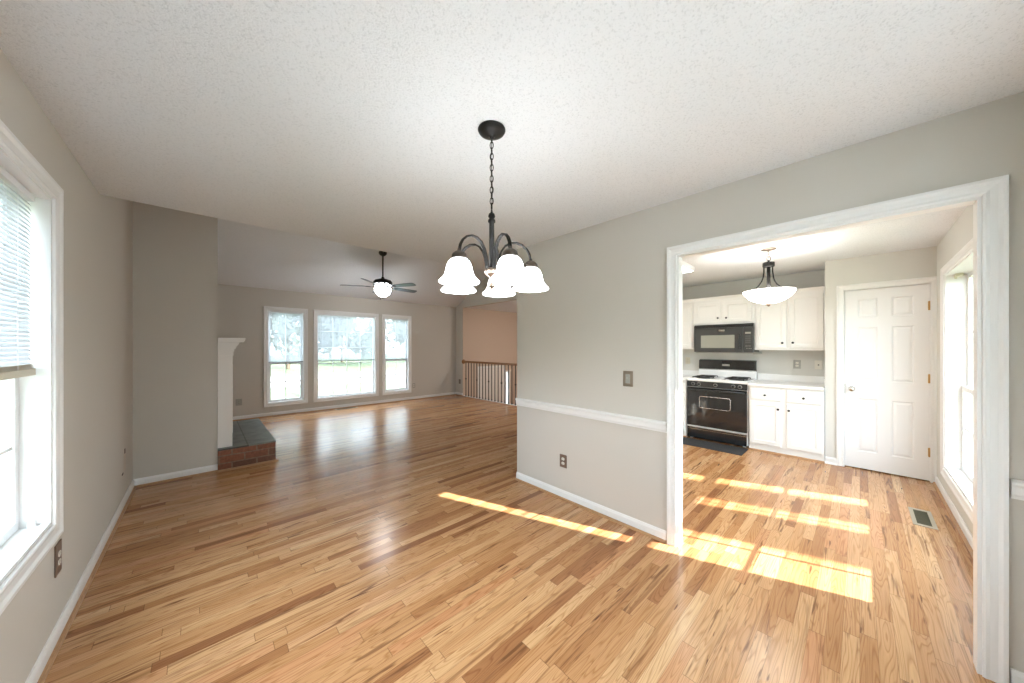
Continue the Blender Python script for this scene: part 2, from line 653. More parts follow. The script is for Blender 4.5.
# far wall with three openings
FW = [(0.945, 1.573), (1.815, 3.085), (3.31, 3.945)]
FZ0, FZ1 = 0.262, 2.150
b = MB()
xs = [-0.65] + [v for w in FW for v in w] + [5.52]
for i in range(0, len(xs), 2):
    b.box(xs[i], xs[i+1], YF, 8.29, 0, 2.7)
for x0, x1 in FW:
    b.box(x0, x1, YF, 8.29, 0, FZ0).box(x0, x1, YF, 8.29, FZ1, 2.7)
struct(b.build('wall_far', M['wall']))
# right side of the living room
b = MB()
b.box(XS, 5.52, 7.812, YF, 0, 4.0)
b.box(XS, 5.52, 2.49, 7.812, 2.53, 4.0)
b.box(XS, 5.52, 2.49, 4.60, 0, 2.53)
struct(b.build('wall_right', M['wall']))
b = MB()
SX0, SX1, SZ0, SZ1 = 7.085, 7.205, -1.0, 0.60
b.box(5.52, SX0, 7.80, 7.92, -1.3, 2.6).box(SX1, 8.3, 7.80, 7.92, -1.3, 2.6).box(XS, 5.52, 7.80, 7.812, 0.0, 2.53)
b.box(SX0, SX1, 7.80, 7.92, -1.3, SZ0).box(SX0, SX1, 7.80, 7.92, SZ1, 2.6)
b.box(8.2, 8.3, 2.49, 7.80, -1.3, 2.6)
struct(b.build('wall_hall', M['wall_hall']))
b = MB()
b.box(5.42, 5.459, 2.60, 7.92, -1.3, -0.061)
b.box(6.25, 8.3, 2.38, 2.49, -1.3, 2.6)
b.box(5.459, 6.25, 2.49, 2.60, -1.3, -0.061)
struct(b.build('wall_stair', M['wall_hall']))
# partition between dining room and kitchen
OY0, OY1, OZ = -0.357, 0.881, 2.045
b = MB()
b.box(XP, 2.49, OY1, 2.49, 0, H).box(XP, 2.49, -0.54, OY0, 0, H).box(XP, 2.49, OY0, OY1, OZ, H)
struct(b.build('wall_partition', M['wall']))
# kitchen walls
b = MB(); b.box(2.49, 6.2, 2.38, 2.49, 0, H)
struct(b.build('wall_kitchen_left', M['wall_kitchen']))
b = MB(); b.box(XK, 6.2, -0.68, 2.38, 0, H)
struct(b.build('wall_kitchen_far', M['wall_kitchen']))
DY0, DY1, DZ = -0.503, 0.128, 2.062
b = MB()
b.box(5.475, 5.575, DY1, 0.29, 0, H).box(5.475, 5.575, -0.54, DY0, 0, H).box(5.475, 5.575, DY0, DY1, DZ, H)
b.box(5.575, XK, 0.20, 0.29, 0, H)
struct(b.build('wall_pantry', M['wall_kitchen']))
# back wall (kitchen window, plus the added dining room fill window)
KX0, KX1, KZ0, KZ1 = 2.84, 5.0, 0.275, 2.07
b = MB()
BX0, BX1, BZ0, BZ1 = 0.25, 2.05, 0.575, 2.09
b.box(-0.51, BX0, -0.68, YB, 0, H).box(BX1, KX0, -0.68, YB, 0, H)
b.box(BX0, BX1, -0.68, YB, 0, BZ0).box(BX0, BX1, -0.68, YB, BZ1, H).box(KX1, 6.07, -0.68, YB, 0, H)
b.box(KX0, KX1, -0.68, YB, 0, KZ0).box(KX0, KX1, -0.68, YB, KZ1, H)
struct(b.build('wall_back', M['wall_kitchen']))

# ------------------------------------------------------------------ baseboards (white, oak shoe moulding)
BASE = [(0, 0.012), (0.013, 0.012), (0.013, 0.062), (0.009, 0.072), (0.006, 0.080), (0, 0.080)]
SHOE = [(0, 0), (0.028, 0), (0.027, 0.008), (0.022, 0.015), (0.014, 0.018), (0, 0.018)]


def baseboard(name, segs, shoe=True):
    """segs: (p0, p1) with the room on the right-hand side of p0 -> p1"""
    b = MB(); s = MB()
    for p0, p1 in segs:
        b.sweep(BASE, (*p0, 0), (*p1, 0))
        s.sweep(SHOE, (*p0, 0), (*p1, 0))
    o = struct(b.build(name, M['white']))
    s.build('shoe_moulding', M['shoe'] if shoe else M['white'], o)


baseboard('baseboard_left', [((XL, -0.54), (XL, 4.97))])
baseboard('baseboard_chimney', [((XL, 4.97), (0.12, 4.97)), ((0.12, 6.75), (0.12, 6.74))])
baseboard('baseboard_far', [((XL, YF), (XS, YF))])
baseboard('baseboard_right', [((XS, YF), (XS, 7.80))])
baseboard('baseboard_partition', [((XP, 2.49), (XP, 0.95)), ((XP, -0.425), (XP, -0.54))])
baseboard('baseboard_pantry', [((5.475, 0.29), (5.475, 0.19))], False)
baseboard('baseboard_kitchen', [((5.475, YB), (2.49, YB))], True)

# ------------------------------------------------------------------ chair rail and opening casing
RAIL = [(0, 0), (0.010, 0), (0.012, 0.012), (0.018, 0.020), (0.018, 0.050), (0.026, 0.060), (0.026, 0.070), (0.012, 0.078), (0, 0.078)]
b = MB()
b.sweep(RAIL, (XP, 2.49, 0.786), (XP, 0.948, 0.786))
b.sweep(RAIL, (XP, -0.425, 0.780), (XP, -0.54, 0.780))
struct(b.build('trim_1', M['white']))


def casing(b, mx, w, h, cw, sill=False, d=0.018, z0=0.0):
    """mitred moulded casing round an opening 0..w x z0..h on the plane y=0 (room at -y)"""
    prof = [(0, 0), (0, d*0.55), (cw*0.12, d*0.75), (cw*0.30, d*0.6), (cw*0.62, d*0.75), (cw*0.80, d*1.15), (cw, d*1.15), (cw, 0)]
    loops = []
    for a, t in prof:
        y = -t
        if sill:
            loops.append([(-a, y, z0-a), (w+a, y, z0-a), (w+a, y, h+a), (-a, y, h+a)])
        else:
            loops.append([(-a, y, z0), (-a, y, h+a), (w+a, y, h+a), (w+a, y, z0)])
    n = len(prof)
    for i in range(n-1):
        A, B = loops[i], loops[i+1]
        m = len(A)
        rng = range(m) if sill else range(m-1)
        for k in rng:
            k2 = (k+1) % m
            b.face([A[k], A[k2], B[k2], B[k]])


# cased opening to the kitchen: casing both sides + jamb lining (kind structure)
mx = Matrix.Translation((XP, OY1, 0)) @ Matrix.Rotation(-PI/2, 4, 'Z')   # local x -> -y, local y -> +x
b = MB(mx)
wo_ = OY1-OY0
casing(b, mx, wo_, OZ, 0.061)
b.box(-0.001, 0.012, -0.002, 0.072, 0, OZ).box(wo_-0.012, wo_+0.001, -0.002, 0.072, 0, OZ).box(0.012, wo_-0.012, -0.002, 0.072, OZ-0.012, OZ+0.001)
struct(b.build('trim_2', M['white']))
mx = Matrix.Translation((2.49, OY0, 0)) @ Matrix.Rotation(PI/2, 4, 'Z')
b = MB(mx)
casing(b, mx, wo_, OZ, 0.061)
struct(b.build('trim_3', M['white']))

# ------------------------------------------------------------------ windows


def bars(b, x0, x1, z0, z1, y0, y1, fw, cols, rows, mw=0.016):
    """a sash: frame of width fw, plus muntins"""
    b.box(x0, x0+fw, y0, y1, z0, z1).box(x1-fw, x1, y0, y1, z0, z1)
    b.box(x0+fw, x1-fw, y0, y1, z0, z0+fw).box(x0+fw, x1-fw, y0, y1, z1-fw, z1)
    ym = (y0+y1)/2
    for c in range(1, cols):
        x = x0+fw+(x1-x0-2*fw)*c/cols
        b.box(x-mw/2, x+mw/2, ym-0.006, ym+0.006, z0+fw, z1-fw)
    for r in range(1, rows):
        z = z0+fw+(z1-z0-2*fw)*r/rows
        b.box(x0+fw, x1-fw, ym-0.0055, ym+0.0055, z-mw/2, z+mw/2)


def window(n, origin, rot, w, z0, z1, cw, units, sash_d, meet=None, cols=2, rows=2, wall_t=0.14, fw=0.042, stool=0.0):
    """units: list of (x0, x1) sash openings; local +y points outdoors"""
    mx = Matrix.Translation((origin[0], origin[1], 0)) @ Matrix.Rotation(rot, 4, 'Z')
    root = sroot('window_%d' % n, (origin[0], origin[1], z0))
    b = MB(mx)
    casing(b, mx, w, z1, cw, True, z0=z0)
    t = 0.012
    b.box(0, t, 0.0, wall_t, z0, z1).box(w-t, w, 0, wall_t, z0, z1).box(t, w-t, 0, wall_t, z1-t, z1)
    prev = 0
    for (u0, u1) in units + [(w, w)]:
        if u0-prev > 0.03:
            b.box(prev, u0, sash_d-0.02, wall_t, z0, z1)
        prev = u1
    b.build('window_frame', M['white'], root)
    b = MB(mx)
    b.box(t, w-t, -stool, wall_t, z0, z0+t+0.006)
    b.build('window_sill', M['white'], root, bevel=0.003)
    g = MB(mx)
    for (u0, u1) in units:
        u0 = max(u0, t); u1 = min(u1, w-t)
        za, zb = z0+t+0.006, z1-t
        if meet:
            b = MB(mx)
            bars(b, u0, u1, meet-0.02, zb, sash_d+0.026, sash_d+0.056, fw, cols, rows)
            b.build('upper_sash', M['vinyl'], root, bevel=0.002)
            b = MB(mx)
            bars(b, u0, u1, za, meet+0.02, sash_d-0.004, sash_d+0.024, fw, cols, rows)
            b.build('lower_sash', M['vinyl'], root, bevel=0.002)
            g = MB(mx)
            g.box(u0+0.02, u1-0.02, sash_d+0.039, sash_d+0.043, meet, zb-0.02)
            g.box(u0+0.02, u1-0.02, sash_d+0.008, sash_d+0.012, za+0.02, meet)
            g.build('window_pane', M['glass'], root)
        else:
            b = MB(mx)
            bars(b, u0, u1, za, zb, sash_d, sash_d+0.04, fw, cols, rows)
            b.build('sash', M['vinyl'], root, bevel=0.002)
            g = MB(mx)
            g.box(u0+0.02, u1-0.02, sash_d+0.022, sash_d+0.026, za+0.02, zb-0.02)
            g.build('window_pane', M['glass'], root)
    return root


for i, (x0, x1) in enumerate(FW):
    w = x1-x0
    window(i+1, (x0, YF), 0, w, FZ0, FZ1, 0.066, [(0, w)], 0.065, meet=None if i == 1 else 1.07,
           cols=4 if i == 1 else 2, rows=5 if i == 1 else (2 if i != 1 else 0), fw=0.03 if i == 1 else 0.045)
# left window: local x -> +y, local y -> -x
w = WY1-WY0
lw = window(4, (XL, WY0), PI/2, w, WZ0, WZ1, 0.066, [(0.0, w/2-0.02), (w/2+0.02, w)], 0.088, meet=1.31, cols=2, rows=2, fw=0.04)
mxl = Matrix.Translation((XL, WY0, 0)) @ Matrix.Rotation(PI/2, 4, 'Z')
b = MB(mxl); b.lathe([(0.0, 0.034), (0.008, 0.032), (0.012, 0.024), (0.012, 0.004), (0.016, 0.0)], (w-0.03, 0.048, WZ0+0.018), 14)
b.build('sash_stop', M['white'], lw)
# kitchen window: local x -> -x, local y -> -y, starting at x = KX1
w = KX1-KX0
window(5, (KX1, YB), PI, w, KZ0, KZ1, 0.062, [(0.0, 0.66), (0.74, 1.40), (1.48, w)], 0.095, meet=1.03, cols=2, rows=2, fw=0.04, stool=0.0)
# unseen back wall window, added to give the dining room soft fill light
w = BX1-BX0
window(7, (BX1, YB), PI, w, BZ0, BZ1, 0.066, [(0.0, w/2-0.02), (w/2+0.02, w)], 0.095, meet=1.31, cols=2, rows=2, fw=0.04)
# side light in the lower hall
root = sroot('window_6', (SX0, 7.80, SZ0))
b = MB(Matrix.Translation((SX0, 7.80, 0)))
casing(b, None, SX1-SX0, SZ1, 0.05, True, z0=SZ0)
b.box(0, 0.012, 0, 0.12, SZ0, SZ1).box(SX1-SX0-0.012, SX1-SX0, 0, 0.12, SZ0, SZ1)
b.build('window_frame', M['white'], root)
b = MB(); b.box(SX0+0.012, SX1-0.012, 7.85, 7.855, SZ0, SZ1)
b.build('window_pane', M['glass'], root)

# ------------------------------------------------------------------ window blinds


def blind(mx, w, z_top, z_bot, label, tilt, group, loc, pitch=0.021, sw=0.025, bar='shaded_bar', stack=0.0, wand=True, bar_h=0.018, bar_d=0.026):
    r = thing('window_blind', loc, label, 'window blind', group)
    b = MB(mx); b.box(0, w, -0.014, 0.016, z_top-0.028, z_top)
    b.build('headrail', M['slat'], r, bevel=0.002)
    b = MB(mx)
    z = z_top-0.04
    c, s = math.cos(tilt)*sw/2, math.sin(tilt)*sw/2
    t = 0.0006
    while z > z_bot+0.022:
        mid = 0.0022
        pts = [(-c, -s), (0, mid), (c, s), (c, s-t), (0, mid-t), (-c, -s-t)]
        A = [b._v((0.004, p[0], z+p[1])) for p in pts]
        B = [b._v((w-0.004, p[0], z+p[1])) for p in pts]
        for k in range(6):
            b.bm.faces.new((A[k], A[(k+1) % 6], B[(k+1) % 6], B[k]))
        b.bm.faces.new(A[::-1]); b.bm.faces.new(B)
        z -= pitch
    b.build('slats', M['slat_strip'], r)
    b = MB(mx); b.box(0.002, w-0.002, -bar_d/2, bar_d/2, z_bot, z_bot+bar_h)
    if stack:
        for k in range(int(stack/0.004)):
            zz = z_bot+bar_h+0.001+0.004*k
            b.box(0.004, w-0.004, -0.0125, 0.0125, zz, zz+0.0022)
    b.build('bottom_rail', M[bar], r, bevel=0.002)
    n = 2 if w < 0.8 else (3 if w < 1.4 else 5)
    for k in range(n):
        x = w*(0.08+0.84*k/(n-1))
        b = MB(mx)
        for yy in (-sw/2-0.001, sw/2+0.001):
            b.box(x-0.0008, x+0.0008, yy-0.0008, yy+0.0008, z_bot+bar_h, z_top-0.028)
        b.box(x-0.0007, x+0.0007, -sw/2-0.001, sw/2+0.001, z_bot+bar_h+0.001, z_bot+bar_h+0.002)
        b.build('ladder_cord', M['slat'], r)
    if wand:
        b = MB(mx); b.tube([(0.05, -0.022, z_top-0.03), (0.05, -0.024, z_top-0.55)], 0.004, 6)
        b.build('tilt_wand', M['slat'], r)
    return r


names = ['lowered white blind in the left narrow window beside the fireplace',
         'wide lowered white blind in the middle picture window of the living room',
         'lowered white blind in the right narrow window of the living room']
for (x0, x1), nm in zip(FW, names):
    mx = Matrix.Translation((x0+0.016, YF+0.032, 0))
    blind(mx, x1-x0-0.032, FZ1-0.014, 1.078, nm, -0.60, 'blinds in the living room windows', (x0, YF+0.03, 1.08))
mx = Matrix.Translation((-0.562, WY0+0.014, 0)) @ Matrix.Rotation(PI/2, 4, 'Z')
blind(mx, WY1-WY0-0.05, WZ1-0.014, 1.275, 'large white mini blind half lowered in the near left window', 1.1, None,
      (-0.562, WY0, 1.275), pitch=0.0195, bar='cream', bar_h=0.030, bar_d=0.034, stack=0.02)
r = thing('added_roller_shade', ((BX0+BX1)/2, -0.59, BZ1), 'unseen white roller shade added as soft fill over the added dining room back window', 'window shade')  # added with the back window; its sunlit cloth spreads soft light
b = MB(); b.box(BX0+0.03, BX1-0.03, -0.5905, -0.5895, BZ0+0.045, BZ1-0.05)
b.build('fill_shade_cloth', M['fill_shade_cloth'], r)
b = MB(); b.lathe([(0, BX0+0.016), (0.018, BX0+0.016), (0.018, BX1-0.016), (0, BX1-0.016)], (0, -0.607, BZ1-0.034), 16, axis='X')
b.build('roller', M['white'], r)
b = MB(); b.box(BX0+0.03, BX1-0.03, -0.596, -0.584, BZ0+0.025, BZ0+0.047)
b.build('hem_bar', M['white'], r, bevel=0.003)
b = MB(); b.box(4.90, 4.985, -0.632, -0.585, 2.035, 2.057).box(4.93, 4.945, -0.60, -0.585, 2.015, 2.036)
tag(b.build('blind_bracket', M['cream'], bevel=0.003), 'small empty blind bracket in top corner of the kitchen window', 'bracket')

# ------------------------------------------------------------------ pantry door
mx = Matrix.Translation((5.475, DY1, 0)) @ Matrix.Rotation(-PI/2, 4, 'Z')   # local x -> -y, local y -> +x
dw = DY1-DY0
root = sroot('door_1', (5.475, DY1, 0))
b = MB(mx)
casing(b, mx, dw, DZ, 0.062)
b.box(-0.001, 0.004, 0, 0.1, 0, DZ).box(dw-0.004, dw+0.001, 0, 0.1, 0, DZ).box(0, dw, 0, 0.1, DZ-0.004, DZ+0.001)
b.build('door_frame', M['white'], root)


def panel_door(b, w, z0, z1, panels, d0, d1):
    """slab with raised panels in its front face at y=d0 (room at -y)"""
    X = sorted({0.006, w-0.006} | {p for q in panels for p in q[:2]})
    Z = sorted({z0, z1} | {p for q in panels for p in q[2:]})
    def in_panel(xm, zm):
        return any(a < xm < b_ and c < zm < d for a, b_, c, d in panels)
    for i in range(len(X)-1):
        for k in range(len(Z)-1):
            if not in_panel((X[i]+X[i+1])/2, (Z[k]+Z[k+1])/2):
                b.face([(X[i], d0, Z[k]), (X[i+1], d0, Z[k]), (X[i+1], d0, Z[k+1]), (X[i], d0, Z[k+1])])
    for a, c, e, f in panels:
        st = [(0, 0), (0.010, 0.009), (0.016, 0.009), (0.036, 0.002)]
        L = [[(a+s, d0+y, e+s), (c-s, d0+y, e+s), (c-s, d0+y, f-s), (a+s, d0+y, f-s)] for s, y in st]
        for A, B in zip(L, L[1:]):
            for k in range(4):
                b.face([A[k], A[(k+1) % 4], B[(k+1) % 4], B[k]])
        b.face(L[-1])
    x0, x1 = X[0], X[-1]
    b.face([(x0, d1, z0), (x1, d1, z0), (x1, d1, z1), (x0, d1, z1)])
    for (xa, za), (xb, zb) in (((x0, z0), (x1, z0)), ((x1, z0), (x1, z1)), ((x1, z1), (x0, z1)), ((x0, z1), (x0, z0))):
        b.face([(xa, d0, za), (xb, d0, zb), (xb, d1, zb), (xa, d1, za)])


b = MB(mx)
pl, pr = (0.110, 0.262), (0.365, 0.522)
pan = [(*q, *z) for q in (pl, pr) for z in ((0.205, 0.810), (1.015, 1.628), (1.738, 1.945))]
panel_door(b, dw, 0.012, DZ-0.008, pan, 0.012, 0.047)
bmesh.ops.remove_doubles(b.bm, verts=b.bm.verts, dist=1e-5)
b.build('door_panel', M['white_door'], root)
b = MB(mx)
b.lathe([(0.0, 0.0), (0.028, 0.0), (0.028, 0.006), (0.010, 0.008), (0.010, 0.028), (0.022, 0.036), (0.027, 0.046), (0.024, 0.056), (0.0, 0.060)], (0, 0, 0), 20)
bmesh.ops.rotate(b.bm, verts=b.bm.verts, cent=mx @ Vector((0, 0, 0)), matrix=Matrix.Rotation(-PI/2, 3, 'Y'))
bmesh.ops.translate(b.bm, verts=b.bm.verts, vec=(0.012, -0.062, 0.915))
b.build('door_knob', M['chrome'], root)
b = MB(mx); b.box(0.0045, 0.0085, 0.008, 0.013, 0.86, 0.97)
b.build('latch_plate', M['chrome'], root)
for z in (0.306, 1.071, 1.830):
    b = MB(mx)
    b.box(dw-0.018, dw-0.0045, 0.0085, 0.0125, z-0.045, z+0.045)
    b.lathe([(0.0, -0.047), (0.0065, -0.047), (0.0065, 0.047), (0.0, 0.047)], (dw-0.009, 0.006, z), 10)
    b.build('hinge', M['brass'], root)
# front door in the lower hall
mx = Matrix.Translation((6.02, 7.80, 0))
root = sroot('door_2', (6.02, 7.80, -1.3))
b = MB(mx); casing(b, mx, 0.92, 0.75, 0.07, z0=-1.3)
b.build('door_frame', M['white'], root)
b = MB(mx)
panel_door(b, 0.92, -1.29, 0.745, [(0.12, 0.40, -1.1, -0.5), (0.52, 0.80, -1.1, -0.5), (0.12, 0.40, -0.3, 0.3), (0.52, 0.80, -0.3, 0.3)], -0.012, -0.001)
b.build('door_panel', M['mantel'], root)

# ------------------------------------------------------------------ kitchen cabinets (fronts face -x)


def cab_door(root, y0, y1, z0, z1, xf, knob=None, name='door', recess=0.007, fw=0.052):
    """recessed-panel door standing 18 mm proud of the face plane xf"""
    mx = Matrix.Translation((xf, y1, 0)) @ Matrix.Rotation(-PI/2, 4, 'Z')
    w = y1-y0
    b = MB(mx)
    d = -0.019
    if fw:
        L = [[(s, y, z0+s), (w-s, y, z0+s), (w-s, y, z1-s), (s, y, z1-s)] for s, y in
             ((0, -0.0005), (0, d+0.004), (0.004, d), (fw, d), (fw+0.006, d+recess), )]
    else:
        L = [[(s, y, z0+s), (w-s, y, z0+s), (w-s, y, z1-s), (s, y, z1-s)] for s, y in
             ((0, -0.0005), (0, d+0.005), (0.010, d))]
    b.face(L[0])
    for A, B in zip(L, L[1:]):
        for k in range(4):
            b.face([A[k], A[(k+1) % 4], B[(k+1) % 4], B[k]])
    b.face(L[-1])
    bmesh.ops.remove_doubles(b.bm, verts=b.bm.verts, dist=1e-5)
    o = b.build(name, M['cabinet'], root)
    if knob:
        ky, kz = knob
        k = MB()
        k.lathe([(0.0, 0.0), (0.006, 0.0), (0.005, -0.010), (0.012, -0.016), (0.014, -0.022), (0.010, -0.027), (0.0, -0.028)], (xf-0.019, ky, kz), 14, axis='X')
        k.build('knob', M['bronze'], o)
    return o


UF = 5.75


def upper(y0, y1, z0, doors, label):
    r = thing('wall_cabinet', (UF, (y0+y1)/2, z0), label, 'cabinet', 'white wall cabinets in the kitchen')
    b = MB(); b.box(UF, XK-0.001, y0+0.0008, y1-0.0008, z0, 2.135)
    b.build('body', M['cabinet'], r, bevel=0.001)
    b = MB()
    b.sweep([(0, 0), (0.012, 0), (0.014, 0.010), (0.026, 0.026), (0.030, 0.040), (0, 0.040)], (UF, y1-0.0008, 2.132), (UF, y0+0.0008, 2.132))
    b.box(UF, XK-0.001, y0+0.0008, y1-0.0008, 2.132, 2.150)
    b.build('crown_moulding', M['cabinet'], r)
    for d in doors:
        cab_door(r, *d[:4], UF, d[4])
    return r


upper(0.292, 1.045, 1.357, [(0.682, 1.018, 1.385, 2.070, (0.722, 1.455)), (0.318, 0.654, 1.385, 2.095, (0.613, 1.457))],
      'wide two-door white wall cabinet right of the microwave')
upper(1.045, 1.834, 1.745, [(1.452, 1.812, 1.768, 2.088, (1.487, 1.842)), (1.066, 1.412, 1.768, 2.085, (1.378, 1.838))],
      'short white wall cabinet with two doors directly above the microwave')
upper(1.834, 2.379, 1.365, [(1.855, 2.10, 1.385, 2.09, None), (2.12, 2.36, 1.385, 2.09, None)],
      'white wall cabinet left of the microwave, cut off by the opening')

BF = 5.445


def base(y0, y1, fronts, label):
    r = thing('base_cabinet', (BF, (y0+y1)/2, 0), label, 'cabinet', 'white base cabinets in the kitchen')
    b = MB(); b.box(BF, XK-0.001, y0, y1, 0.085, 0.868).box(BF+0.015, XK-0.001, y0, y1, 0.0, 0.085)
    b.build('body', M['cabinet'], r, bevel=0.001)
    b = MB(); b.sweep([(0, 0), (0.012, 0), (0.010, 0.012), (0.004, 0.018), (0, 0.02)], (BF+0.015, y1, 0), (BF+0.015, y0, 0))
    b.build('toe_moulding', M['shoe'], r)
    for kind, ya, yb, za, zb, k in fronts:
        cab_door(r, ya, yb, za, zb, BF, k, name=kind, fw=0.0 if kind == 'drawer' else 0.05)
    return r


base(0.294, 1.045, [('drawer', 0.700, 1.028, 0.692, 0.842, (0.864, 0.762)), ('drawer', 0.314, 0.643, 0.692, 0.842, (0.480, 0.762)),
                    ('door', 0.700, 1.028, 0.105, 0.672, (0.727, 0.590)), ('door', 0.314, 0.643, 0.105, 0.672, (0.619, 0.590))],
     'white base cabinet with two drawers and two doors right of the range')
base(1.846, 2.379, [('drawer', 1.868, 2.34, 0.692, 0.842, None), ('door', 1.868, 2.34, 0.105, 0.672, None)],
     'white base cabinet left of the range, mostly behind the opening')


def counter(y0, y1, label, ret=None):
    r = thing('countertop', (5.43, (y0+y1)/2, 0.868), label, 'countertop', 'white kitchen countertops')
    b = MB()
    b.sweep([(-0.642, 0), (0.0, 0), (0.012, 0.006), (0.016, 0.020), (0.012, 0.036), (0.0, 0.042), (-0.642, 0.042)], (5.428, y1, 0.868), (5.428, y0, 0.868))
    b.build('worktop', M['counter'], r)
    b = MB(); b.box(6.05, XK-0.001, y0, y1, 0.91, 1.002)
    if ret:
        b.box(5.62, 6.05, ret[0], ret[1], 0.91, 1.0)
    b.build('backsplash', M['counter'], r, bevel=0.002)


counter(0.293, 1.052, 'white countertop with low backsplash right of the range', (0.293, 0.311))
counter(1.842, 2.379, 'short white countertop left of the range')

# ------------------------------------------------------------------ range
RY0, RY1 = 1.056, 1.838
r = thing('gas_range', (5.44, (RY0+RY1)/2, 0), 'black and white gas range with black oven door beneath the microwave', 'range')
b = MB(); b.box(5.462, 6.04, RY0, RY1, 0.035, 0.885)
for yy in (RY0+0.05, RY1-0.05):
    for xx in (5.52, 5.98):
        b.box(xx-0.02, xx+0.02, yy-0.02, yy+0.02, 0, 0.035)
b.build('body', M['enamel'], r, bevel=0.004)
b = MB()
b.box(5.432, 6.04, RY0, RY1, 0.885, 0.925)
b.box(5.985, 6.045, RY0, RY1, 0.925, 1.035)
b.build('cooktop', M['enamel'], r, bevel=0.010)
b = MB(); b.sweep([(0, 0), (0.030, 0), (0.050, 0.02), (0.046, 0.150), (0.0, 0.165)], (6.045, RY1-0.004, 1.033), (6.045, RY0+0.004, 1.033))
b.build('backguard', M['black_gloss'], r, bevel=0.003)
b = MB(); b.box(5.993, 5.997, 1.40, 1.50, 1.10, 1.13).box(5.991, 5.996, 1.065, 1.83, 1.040, 1.048)
b.build('clock_trim', M['grey_plate'], r)
b = MB(); b.sweep([(0, 0), (0.026, 0), (0.020, 0.085), (0, 0.085)], (5.462, RY1-0.006, 0.799), (5.462, RY0+0.006, 0.799))
cp = b.build('control_panel', M['black'], r, bevel=0.003)
for ky in (1.745, 1.665, 1.446, 1.225, 1.145):
    k = MB(); k.lathe([(0.0, 0.0), (0.021, 0.0), (0.021, -0.006), (0.017, -0.022), (0.015, -0.026), (0.0, -0.026)], (5.439, ky, 0.842), 16, axis='X')
    k.box(5.409, 5.414, ky-0.0035, ky+0.0035, 0.828, 0.858)
    k.build('knob', M['black'], cp)
    k = MB(); k.lathe([(0.022, -0.001), (0.026, -0.001), (0.026, -0.003), (0.022, -0.003)], (5.439, ky, 0.842), 20, axis='X')
    k.build('dial_ring', M['grey_plate'], cp)
b = MB(); b.box(5.430, 5.461, RY0+0.008, RY1-0.008, 0.212, 0.792)
od = b.build('oven_door', M['black_gloss'], r, bevel=0.006)


def rrect(y0, y1, z0, z1, rad, n=5):
    pts = []
    for cy, cz, a0 in ((y1-rad, z1-rad, 0), (y0+rad, z1-rad, PI/2), (y0+rad, z0+rad, PI), (y1-rad, z0+rad, 1.5*PI)):
        for k in range(n+1):
            a = a0+PI/2*k/n
            pts.append((cy+rad*math.cos(a), cz+rad*math.sin(a)))
    return pts


b = MB(); b.tube([(5.429, y, z) for y, z in rrect(1.258, 1.656, 0.490, 0.662, 0.028)], 0.0045, 6, closed=True)
b.build('window_trim', M['chrome'], od)
b = MB(); b.face([(5.4275, y, z) for y, z in rrect(1.258, 1.656, 0.490, 0.662, 0.028)])
b.build('oven_window', M['black_gloss'], od, solid=0.003)
b = MB()
b.tube([(5.400, RY1-0.03, 0.765), (5.400, RY0+0.03, 0.765)], 0.011, 8)
for yy in (RY1-0.06, RY0+0.06):
    b.box(5.40, 5.432, yy-0.008, yy+0.008, 0.758, 0.772)
b.build('oven_handle', M['black'], od)
b = MB(); b.box(5.434, 5.461, RY0+0.012, RY1-0.012, 0.028, 0.188)
dr = b.build('drawer', M['black_gloss'], r, bevel=0.004)
b = MB(); b.box(5.428, 5.4345, RY0+0.012, RY1-0.012, 0.186, 0.191).box(5.428, 5.4345, RY0+0.012, RY1-0.012, 0.160, 0.165)
b.build('drawer_trim', M['chrome'], dr)
for gy0, gy1 in ((1.12, 1.345), (1.55, 1.775)):
    b = MB()
    z0, z1 = 0.925, 0.944
    for gx0, gx1 in ((5.52, 5.71), (5.745, 5.935)):
        t = 0.006
        b.tube([(gx0, gy0, z1), (gx1, gy0, z1), (gx1, gy1, z1), (gx0, gy1, z1)], t, 6, closed=True)
        cx_, cy_ = (gx0+gx1)/2, (gy0+gy1)/2
        for q in ((gx0, cy_), (gx1, cy_), (cx_, gy0), (cx_, gy1)):
            b.tube([(q[0], q[1], z1), (cx_+(q[0]-cx_)*0.25, cy_+(q[1]-cy_)*0.25, z1+0.003)], t, 6)
        for q in ((gx0, gy0), (gx1, gy0), (gx1, gy1), (gx0, gy1)):
            b.tube([(q[0], q[1], z1), (q[0], q[1], z0)], t, 6)
    b.build('burner_grate', M['iron'], r)
    for gx in (5.61, 5.842):
        b = MB(); b.lathe([(0.0, 0.022), (0.035, 0.022), (0.038, 0.014), (0.055, 0.012), (0.085, 0.003), (0.088, 0.0)], (gx, (gy0+gy1)/2, 0.925), 20)
        b.build('burner', M['black'], r)

# ------------------------------------------------------------------ microwave
r = thing('microwave_oven', (5.66, 1.415, 1.318), 'black over-the-range microwave with olive window above the range', 'microwave')
b = MB(); b.box(5.685, XK-0.002, 1.035, 1.802, 1.322, 1.742)
b.build('body', M['micro_black'], r, bevel=0.004)
b = MB(); b.sweep([(0, 0), (0.024, 0), (0.022, 0.02), (0.005, 0.045), (0, 0.045)], (5.685, 1.802, 1.690), (5.685, 1.035, 1.690))
for k in range(3):
    b.box(5.655, 5.670, 1.05, 1.79, 1.698+0.009*k, 1.701+0.009*k)
b.build('top_vent', M['black'], r)
b = MB(); b.box(5.660, 5.684, 1.156, 1.802, 1.326, 1.688)
d = b.build('door', M['micro_black'], r, bevel=0.005)
b = MB(); b.box(5.6575, 5.661, 1.258, 1.703, 1.385, 1.578)
b.build('door_window', M['micro_glass'], d, bevel=0.001)
b = MB()
b.tube([(5.659, 1.195, 1.585), (5.632, 1.195, 1.56), (5.630, 1.195, 1.48), (5.632, 1.195, 1.41), (5.659, 1.195, 1.385)], 0.009, 8)
